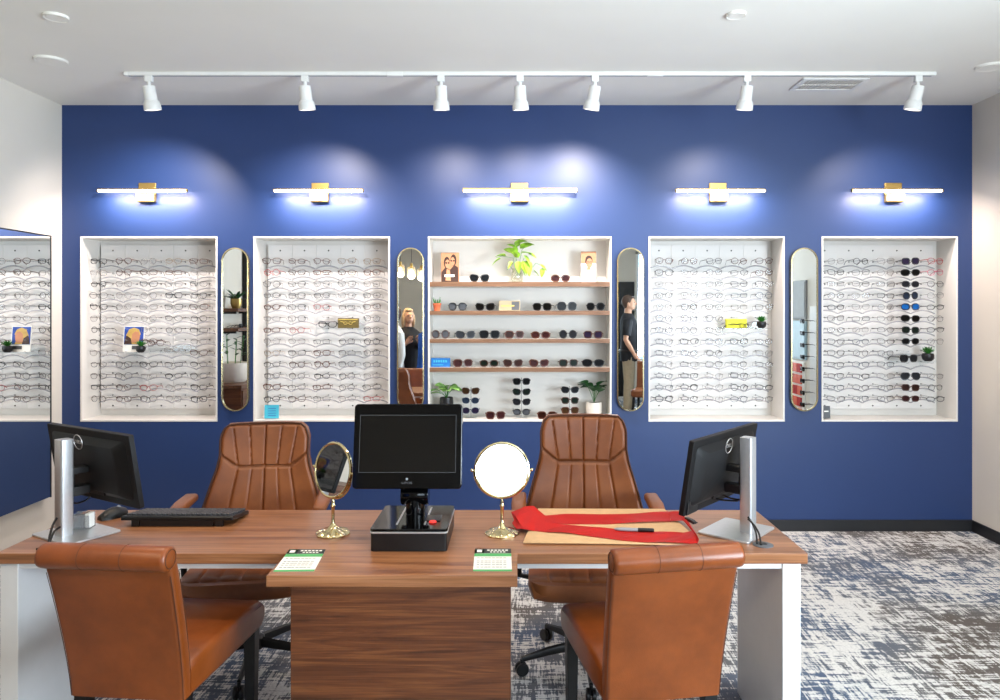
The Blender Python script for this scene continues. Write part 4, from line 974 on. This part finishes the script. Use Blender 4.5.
# ---------------------------------------------------------------- office chairs
def office_chair(loc, yaw, label, zt=1.075):
    o = empty('office_chair', (loc[0], loc[1], 0), label, 'office chair', 'brown office chairs behind the desk', rz=yaw)
    # local: -Y faces the camera/desk; back at y=+.2
    zb = .52
    def half(t):   # half width over height 0..1
        pts = [(0, .276), (.25, .270), (.45, .240), (.62, .212), (.72, .202), (.88, .203), (.96, .190), (1, .165)]
        for (a, wa), (b, wb) in zip(pts, pts[1:]):
            if t <= b: return wa+(wb-wa)*(t-a)/(b-a)
        return pts[-1][1]
    def yb(t): return .16+.11*t
    def front(u, v, chan=True):
        t = v; w = half(t); x = (u-.5)*2*w; curve = -.03*(abs(u-.5)*2)**2.2
        y_ = yb(t)+curve
        # channels: 4 vertical panels in the middle, tapered downwards; horizontal break at t=.62
        cw = .118+.035*abs(t-.62)/.4
        g = 0
        if chan:
            inside = abs(x) < cw
            if inside:
                k = (x+cw)/(2*cw)*4; fr_ = abs((k % 1)-.5)*2; g = .013*(fr_**16)
                if abs(t-.615) < .012: g = max(g, .012)
            else:
                e = (abs(x)-cw)/max(.01, (w-cw)); g = .012*(1-min(1, e*14)) if e < .07 else 0
                # diagonal seam from the break outwards and upwards
                dz = t-(.615+.13*e)
                if abs(dz) < .014: g = max(g, .012)
            edge = min(1, (w-abs(x))/.022, (1-t)/.03+.02); g += .022*(1-max(0, edge))**2
        return (x, y_+g-.02, zb+(zt-zb)*t)
    q = MB(); q.surf(front, 96, 80); 
    q.build('backrest', M['brown'], o, smooth=70)
    q = MB(); rg = []
    N = 24
    for k in range(N+1):
        t = k/N; w = half(t)*1.012; z = zb+(zt-zb)*t+(.004 if k == N else 0); dpt = .05 if k < N else .035
        arc = [(x*2*w-w, yb(t)-.03*(abs(x-.5)*2)**2.2-.004, z) for x in [i/12 for i in range(13)]]
        bk = [(w-2*w*x, yb(t)+dpt-.03*(abs(x-.5)*2)**2.2, z) for x in [i/12 for i in range(13)]]
        rg.append(arc+bk)
    q.rings(rg); q.build('back_shell', M['brown'], o, smooth=50)
    q = MB(); path = []
    for k in range(31): t = k/30; path.append((-half(t), yb(t)-.03-.008, zb+(zt-zb)*t))
    path += [(x, yb(1)-.012-.03*(abs(x)/.165)**2.2*.9, zt+.003) for x in (-.12, -.06, 0, .06, .12)]
    for k in range(31): t = 1-k/30; path.append((half(t), yb(t)-.03-.008, zb+(zt-zb)*t))
    q.tube(path, .005, 6); q.build('piping', M['seam'], o)
    # seat
    def seat(u, v):
        x = (u-.5)*2*.255; yv = -.30+v*.48; fl = max(0, (.12-v)/.12)
        g = 0
        if abs(x) < .17: k = (x+.17)/.34*4; g = .010*(abs((k % 1)-.5)*2)**6
        return (x*(1-.10*fl), yv, .485-.055*fl**2-.020*(abs(u-.5)*2)**4-g)
    q = MB(); q.surf(seat, 64, 28, th=.0); q.build('seat', M['brown'], o, smooth=70)
    q = MB(); q.rings([[(x, y_-.06, z) for x, y_ in rrect(2*w, d2, .08)] for w, d2, z in ((.20, .42, .385), (.245, .475, .40), (.256, .485, .44), (.25, .475, .466), (.2, .42, .47))]); q.build('seat_shell', M['brown'], o, smooth=60)
    q = MB(); q.prism(rrect(.30, .32, .03, cy=-.03), .355, .387, 'xy'); q.tube([(0, .05, .37), (0, .20, .37), (0, .235, .45), (0, .25, .62)], .022, 8); q.build('tilt_mechanism', M['blackm'], o)
    for s_ in (-1, 1):
        a = MB(); x = s_*.30
        a.tube([(s_*.22, .0, .385), (x, .0, .40), (x+s_*.006, -.02, .60), (x, -.02, .715)], .014, 8); arm = a.build('arm_frame', M['blackm'], o)
        p = MB(); rg = []
        for yy, w, hh in ((-.165, .020, .010), (-.155, .028, .016), (-.05, .033, .019), (.10, .031, .018), (.13, .02, .01)):
            rg.append([(x+px2, yy, .728+pz-.02*(yy < -.1)*(-.1-yy)*6) for px2, pz in rrect(2*w, 2*hh, hh*.8, 3)])
        p.rings(rg); p.build('arm_pad', M['brown'], arm, smooth=60)
    MB().lathe([(.014, .10), (.014, .36)], 14).build('gas_lift', M['blackm'], o)
    b = MB(); b.lathe([(.03, .07), (.042, .075), (.042, .12), (.028, .13), (.001, .13)], 16); base = b.build('star_base', M['blackm'], o)
    for k in range(5):
        a = math.radians(72*k+54); c_, s2 = math.cos(a), math.sin(a)
        MB().tube([(c_*.03, s2*.03, .10), (c_*.18, s2*.18, .088), (c_*.30, s2*.30, .068)], [.024, .02, .013], 8, sq=.7).build('base_arm', M['blackm'], base)
        q = MB(); ox, oy = c_*.30, s2*.30
        for s3 in (-1, 1):
            nx, ny = -s2*s3*.012, c_*s3*.012
            old = q.T; q.T = Matrix.Translation((ox+nx, oy+ny, .028)) @ Matrix.Rotation(a, 4, 'Z'); q.lathe([(.001, -.009), (.024, -.009), (.028, -.005), (.028, .005), (.024, .009), (.001, .009)], 16, (0, 0, 0), 'y'); q.T = old
        q.tube([(ox, oy, .028), (ox, oy, .07)], .008, 8); q.build('caster', M['blackp'], base)
    return o
office_chair((-1.165, 3.235), R(8), 'brown channel-stitched office chair behind the left half of desk', 1.035)
office_chair((.318, 3.215), R(-2), 'brown channel-stitched office chair behind the right half of desk')

# ---------------------------------------------------------------- the room behind the camera, seen in the mirrors, and added fill lamps
def downlight(x, y, e, label):  # unseen ceiling lamps, added to light the desk and warm the left side
    o = empty('fill_downlight', (x, y, ZC), label, 'downlight', 'added fill downlights over the desk')
    MB().lathe([(.045, -.001), (.06, -.006), (.066, -.004), (.066, 0)], 28, cap=False).build('ring', M['fix'], o)
    MB().lathe([(.001, -.001), (.048, -.001), (.048, 0)], 24).build('lamp_lens', M['lampface'], o)
    light('fill_lamp', 'SPOT', (x, y, ZC-.02), (x, y+.05, 0), e, (1, .80, .62), spot_size=R(120), spot_blend=.9, shadow_soft_size=.05)
for x, y, e, nm in ((-1.5, 2.75, 55, 'left of the desk'), (0, 2.75, 45, 'over the middle of the desk'), (1.6, 2.9, 35, 'over right of the desk'), (-2.2, .9, 30, 'over the waiting people'), (.6, .7, 12, 'behind the camera')):
    downlight(x, y, e, 'round white ceiling downlight added for fill, %s' % nm)
for k, (x, y, z) in enumerate(((-1.50, .84, 2.08), (-1.36, .80, 2.06), (-1.22, .86, 2.03))):
    o = empty('pendant_lamp', (x, y, ZC), 'glass pendant lamp with glowing bulb reflected in mirror, %s of the three' % ('left', 'middle', 'right')[k], 'pendant lamp', 'pendant lamps')
    MB().lathe([(.001, -.02), (.05, -.02), (.05, 0)], 20).build('ceiling_rose', M['blackm'], o)
    MB().tube([(0, 0, -.01), (0, 0, z-ZC+.14)], .003, 6).build('cord', M['blackm'], o)
    MB().lathe([(.001, z-ZC+.14), (.018, z-ZC+.135), (.02, z-ZC+.08), (.001, z-ZC+.08)], 16).build('socket', M['brass'], o)
    MB().lathe([(.022, z-ZC+.10), (.052, z-ZC+.085), (.056, z-ZC-.05), (.050, z-ZC-.055)], 12, cap=False).build('glass_shade', M['vase'], o)
    MB().ell((0, 0, z-ZC+.03), (.026, .026, .038)).build('bulb', M['bulb'], o)
    light('pendant_glow', 'POINT', (x, y, z-.03), (x, y, 0), 9, (1, .74, .48), shadow_soft_size=.04)

def person(loc, rz, H, label, top, bottom, hair, armL, armR, long_hair=False, sleeve=.45, longtop=False, apron=None, headturn=0):
    o = empty('person', (loc[0], loc[1], 0), label, 'person', rz=rz); k = H/1.8
    def S(p): return (p[0]*k, p[1]*k, p[2]*k)
    def T_(q, pts, rad, sq=1, seg=12): q.tube([S(p) for p in pts], [r*k for r in rad], seg, sq=sq)
    def E(q, c, r): q.ell(S(c), tuple(x*k for x in r), 16, 12)
    def torso(q, g=0, zlo=.86):
        rg = []
        for z, w, d_, xo in ((zlo, .165, .115, 0), (.95, .175, .120, 0), (1.05, .158, .112, .005), (1.18, .168, .115, .01), (1.32, .190, .120, .005), (1.42, .192, .108, -.005), (1.48, .13, .08, -.01), (1.52, .07, .062, -.01)):
            rg.append([S((xo+(d_+g)*math.cos(a), (w+g)*math.sin(a), z)) for a in [2*math.pi*i/24 for i in range(24)]])
        q.rings(rg)
    legs = [[(0, s_*.09, .92), (.01, s_*.10, .5), (-.015, s_*.10, .09)] for s_ in (1, -1)]
    b = MB(); torso(b)
    for lg in legs:
        T_(b, lg, [.085, .055, .038]); T_(b, [(-.03, lg[2][1], .04), (.06, lg[2][1]*1.05, .035), (.13, lg[2][1]*1.1, .025)], [.035, .038, .025])
    T_(b, [(-.015, 0, 1.46), (-.005, 0, 1.60)], [.062, .055])
    E(b, (.012, 0, 1.685), (.092, .074, .112)); E(b, (.045, 0, 1.635), (.055, .055, .055))
    b.tube([S((.10, 0, 1.70)), S((.122, 0, 1.672)), S((.105, 0, 1.66))], [.009*k, .015*k, .008*k], 8)
    E(b, (.098, 0, 1.715), (.012, .04, .008)); E(b, (.095, 0, 1.632), (.012, .024, .008))
    for s_ in (1, -1): E(b, (.0, s_*.076, 1.675), (.018, .009, .032))
    for s_, arm in ((1, armL), (-1, armR)):
        sh, el, wr_, hd_ = [V((p[0], p[1]*s_, p[2])) for p in arm]
        T_(b, [sh, sh.lerp(el, .4), el, el.lerp(wr_, .3), wr_], [.055, .048, .038, .040, .026])
        d_ = (hd_-wr_).normalized(); T_(b, [wr_, wr_+d_*.035, wr_+d_*.085], [.026, .036, .036], .55)
        side = d_.cross(V((1, 0, 0))); side = side.normalized() if side.length > .2 else V((0, 1, 0)); curl = side.cross(d_)
        for f_ in range(4):
            base = wr_+d_*.08+side*(-.027+.018*f_); Lf = (.062, .074, .070, .055)[f_]
            T_(b, [base, base+d_*Lf*.5+curl*.006, base+d_*Lf*.85+curl*.022], [.0105, .0098, .0085], 1, 8)
        base = wr_+d_*.03-side*.03; T_(b, [base, base-side*.025+d_*.03, base-side*.028+d_*.06], [.013, .0115, .0095], 1, 8)
    bo = b.build('body', M['skin'], o, smooth=80)
    def fuse(ob, vox):
        r_ = ob.modifiers.new('fuse', 'REMESH'); r_.mode = 'VOXEL'; r_.voxel_size = vox; r_.use_smooth_shade = True
        s_ = ob.modifiers.new('soft', 'SMOOTH'); s_.factor = .5; s_.iterations = 3
    fuse(bo, .0065)
    q = MB()
    for s_ in (1, -1): q.ell(S((.088, s_*.032, 1.695)), (.012*k, .013*k, .008*k))
    q.build('eyes', M['pdark'], bo)
    q = MB(); torso(q, .016, .80 if not longtop else .45)
    for s_, arm in ((1, armL), (-1, armR)):
        sh, el, wr_, hd_ = [V((p[0], p[1]*s_, p[2])) for p in arm]
        if sleeve < .6: T_(q, [sh+V((0, -.025*s_, .0)), sh.lerp(el, .4), sh.lerp(el, .8)], [.080, .076, .068])
        else: T_(q, [sh+V((0, -.025*s_, .0)), sh.lerp(el, .5), el, wr_.lerp(el, .1)], [.080, .066, .058, .044])
    T_(q, [(-.012, 0, 1.49), (-.008, 0, 1.535)], [.078, .070])
    fuse(q.build('top', top, o, smooth=80), .009)
    q = MB()
    for lg in legs: T_(q, [(0, lg[0][1]*.9, .95), lg[1], (lg[2][0], lg[2][1], .07)], [.105, .078, .064])
    E(q, (0, 0, .92), (.135, .185, .11)); fuse(q.build('trousers', bottom, o, smooth=80), .01)
    for lg in legs:
        q = MB(); y_ = lg[2][1]; q.rings([[S((x, y_+yy, z)) for x, yy in rrect(2*a, 2*b_, min(a, b_)*.9, 4, cx=.04)] for z, a, b_ in ((0, .135, .048), (.02, .138, .05), (.05, .12, .046), (.075, .07, .042))]); q.build('shoe', M['shoe'], o)
    q = MB(); E(q, (-.016, 0, 1.712), (.095, .084, .102)); 
    if long_hair:
        E(q, (-.035, 0, 1.64), (.072, .092, .12)); E(q, (.0, .078, 1.62), (.045, .03, .11)); E(q, (.0, -.078, 1.62), (.045, .03, .11)); E(q, (.05, 0, 1.775), (.045, .06, .025))
    else: E(q, (.045, 0, 1.775), (.05, .058, .02)); E(q, (-.03, 0, 1.66), (.058, .07, .06))
    fuse(q.build('hair', hair, o, smooth=80), .008)
    return o, k
rel = [(0, .205, 1.43), (-.03, .25, 1.14), (.09, .235, .93), (.16, .22, .84)]
hold = [(0, .20, 1.43), (.03, .26, 1.17), (.20, .10, 1.29), (.24, .05, 1.38)]
rel2 = [(0, .205, 1.43), (-.01, .26, 1.14), (.04, .25, .90), (.05, .25, .80)]
o, k = person((1.74, -.78), R(12), 1.80, 'man in black polo and khaki trousers standing in profile, seen in mirror', M['navy'], M['khaki'], M['hairb'], rel, rel2)
MB().lathe([(.001, -.003), (.034, -.003), (.034, .003), (.001, .003)], 16, (.06, .118, 1.33), 'y').build('shirt_emblem', M['paper'], o)
MB().tube([(.142*math.cos(a), .194*math.sin(a), .965) for a in [2*math.pi*i/24 for i in range(24)]], .014, 6, closed=True).build('belt', M['shoe'], o)
o, k = person((-1.42, .68), R(62), 1.60, 'blonde woman in black clothes raising her hands to her chest, seen in mirror', M['navy'], M['navy'], M['hairl'], hold, hold, True, 1)
person((-1.535, 1.12), R(150), 1.62, 'person in long white coat with their side turned, seen at mirror edge', M['coat'], M['navy'], M['hairb'], rel2, rel2, False, 1, True)
person((-1.10, .98), R(200), 1.60, 'person in bright blue top standing in front of the blonde woman', M['royal'], M['navy'], M['hairb'], rel2, rel2, False, 1)

def plain_chair(loc, rz, label, m, backz=.92, w=.23):
    o = empty('armchair', (loc[0], loc[1], 0), label, 'chair', rz=rz)
    MB().prism(rrect(2*w, .48, .05), .40, .50, 'xy').build('seat', m, o, bevel=.02)
    q = MB(); q.rings([[(x, .22+.06*t+y_, .42+(backz-.42)*t) for x, y_ in rrect(2*w, .07, .03)] for t in (0, .5, 1)]); q.build('backrest', m, o, bevel=.01)
    for sx in (-1, 1):
        for sy in (-1, 1): MB().tube([(sx*(w-.04), sy*.19, .40), (sx*(w-.02), sy*.21, 0)], [.02, .014], 8).build('leg', M['blackm'], o)
    return o
plain_chair((1.86, .35), R(200), 'tan armchair standing in front of the man, seen in the mirror', M['brown'], .86)
plain_chair((2.35, -.5), R(160), 'black chair standing beside the man, seen in the mirror', M['blackp'], 1.1)
plain_chair((-1.44, 1.75), R(170), 'tan leather armchair in front of the blonde woman, seen in mirror', M['tan'], .84) if False else None
# shelving on the left wall
def wshelf(z, y0, y1, dpt, label):
    o = empty('floating_shelf', (XL, (y0+y1)/2, z), label, 'shelf', 'floating shelves on the left wall'); h = (y1-y0)/2
    MB().box(0, dpt, -h, h, -.035, 0).build('board', M['plywood'], o, bevel=.003)
    for s_ in (-1, 1): MB().box(0, dpt*.8, s_*h*.8-.01, s_*h*.8+.01, -.06, -.035).build('bracket', M['blackm'], o)
wshelf(1.60, 1.72, 2.45, .24, 'upper dark wooden wall shelf with a plant, seen in the leftmost pill mirror')
wshelf(1.385, 1.72, 2.45, .24, 'lower dark wooden wall shelf with eyewear, seen in the leftmost pill mirror')
def spiky(name, x, y, z, label, s, pot, m):
    r = empty(name, (x, y, z), label, 'potted plant')
    MB().lathe([(.001, 0), (.04*s, 0), (.055*s, .05*s), (.055*s, .10*s), (.05*s, .10*s), (.05*s, .07*s), (.001, .07*s)], 20).build('pot', pot, r)
    q = MB()
    for k_ in range(14):
        a = k_*2.4; e = .25+.9*(k_ % 5)/5; leaf(q, (0, 0, .08*s), (math.cos(a)*math.cos(e), math.sin(a)*math.cos(e), math.sin(e)), .17*s, .035*s, .15, 0, False)
    q.build('foliage', m, r, smooth=60)
spiky('potted_agave', XL+.13, 2.22, 1.60, 'dark spiky plant in gold pot on the upper wall shelf', 1.1, M['brass'], M['leafd'])
for z, ys in ((1.60, (1.84, 2.0)), (1.385, (1.85, 2.05, 2.25))):
    for n_, yy in enumerate(ys): glasses('square', 'black', 'black', (XL+.2, yy, z+.022), R(90), 'black sunglasses on the %s wooden wall shelf, %s along' % ('upper' if z > 1.5 else 'lower', ('nearest', 'middle', 'farthest')[n_]), 'sunglasses on the left wall shelves')
co_ = empty('console_cabinet', (XL+.27, 2.68, 0), 'dark wooden console cabinet against the left wall, seen in mirror', 'cabinet')
MB().box(-.25, .25, -.42, .42, .05, .80).build('body', M['woodf'], co_, bevel=.004)
MB().box(-.26, .26, -.44, .44, .80, .835).build('top', M['plywood'], co_, bevel=.003)
for s_ in (-.21, .21):
    dd = MB().box(.25, .266, s_-.2, s_+.2, .08, .78).build('door', M['plywood'], co_, bevel=.002); MB().tube([(.28, s_*.15, .36), (.28, s_*.15, .48)], .006, 8).build('handle', M['brass'], dd)
ar = empty('potted_arrangement', (XL+.28, 2.74, .835), 'wide white planter with tall sprigs on the dark console cabinet', 'potted plant')
MB().lathe([(.001, 0), (.14, 0), (.17, .04), (.175, .2), (.16, .2), (.16, .16), (.001, .16)], 28).build('planter', M['potw'], ar)
q, q2 = MB(), MB()
for k_ in range(8):
    a = k_*.8; p = V((.09*math.cos(a), .09*math.sin(a), .16)); t2 = p*1.4+V((0, 0, .2+.03*(k_ % 3))); q2.tube([p, t2], .003, 5)
    for j_ in range(4): leaf(q, p.lerp(t2, .4+.2*j_), (math.cos(a+j_*1.7), math.sin(a+j_*1.7), .5), .07, .03, .1, 0, False)
q.build('foliage', M['leafd'], ar, smooth=60); q2.build('stems', M['leafg'], ar)
tc = empty('tall_panel', (XL+.03, 1.36, 0), 'tall dark panelled door leaf on the left wall, seen at the mirror edge', 'wall panel')
MB().box(-.025, .02, -.34, .34, 0.005, 2.4).build('body', M['blackm'], tc, bevel=.004)
MB().box(.02, .03, -.29, .29, .05, 2.36).build('door', M['blackp'], tc, bevel=.003)

# display on the right wall, seen in the rightmost pill mirror
def wallpanel(y0, y1, z0, z1, m, label, name='wall_panel'):
    o = empty(name, (XR, (y0+y1)/2, (z0+z1)/2), label, 'wall panel'); h, v_ = (y1-y0)/2, (z1-z0)/2
    MB().box(-.02, 0, -h, h, -v_, v_).build('board', m, o, bevel=.002)
    MB().box(-.026, -.02, -h+.02, h-.02, -v_+.02, v_-.02).build('face', m, o); return o, h, v_
wallpanel(1.70, 2.20, 1.48, 1.92, M['pgy'], 'plain grey square panel on right wall, seen in mirror')
wallpanel(1.70, 2.20, 1.02, 1.46, M['poster'], 'pale blue panel on right wall below the grey panel')
o, h, v_ = wallpanel(1.74, 2.16, .33, 1.0, M['paper'], 'white rack with rows of red and orange leaflets on right wall', 'leaflet_rack')
for r_ in range(5):
    for c_ in range(3): MB().box(-.04, -.026, -h+.03+c_*.12, -h+.135+c_*.12, -v_+.03+r_*.128, -v_+.13+r_*.128).build('leaflet', M['orange'] if (r_+c_) % 3 else M['red'], o)
for r_ in range(8):
    glasses('square', 'black', 'black', (XR-.14, 2.40, .55+.13*r_), R(-90), 'black sunglasses on right wall stand, %s from the floor, seen in mirror' % ('first', 'second', 'third', 'fourth', 'fifth', 'sixth', 'seventh', 'eighth')[r_], 'sunglasses on the right wall stand')
ws_ = empty('eyewear_stand', (XR, 2.40, 1.0), 'white slatted eyewear stand on right wall, seen in mirror', 'display stand')
MB().box(-.02, 0, -.09, .09, -.55, .62).build('board', M['niche'], ws_, bevel=.002)
for r_ in range(8): MB().tube([(-.02, 0, -.445+.13*r_), (-.14, 0, -.445+.13*r_)], .004, 6).build('peg', M['peg'], ws_)
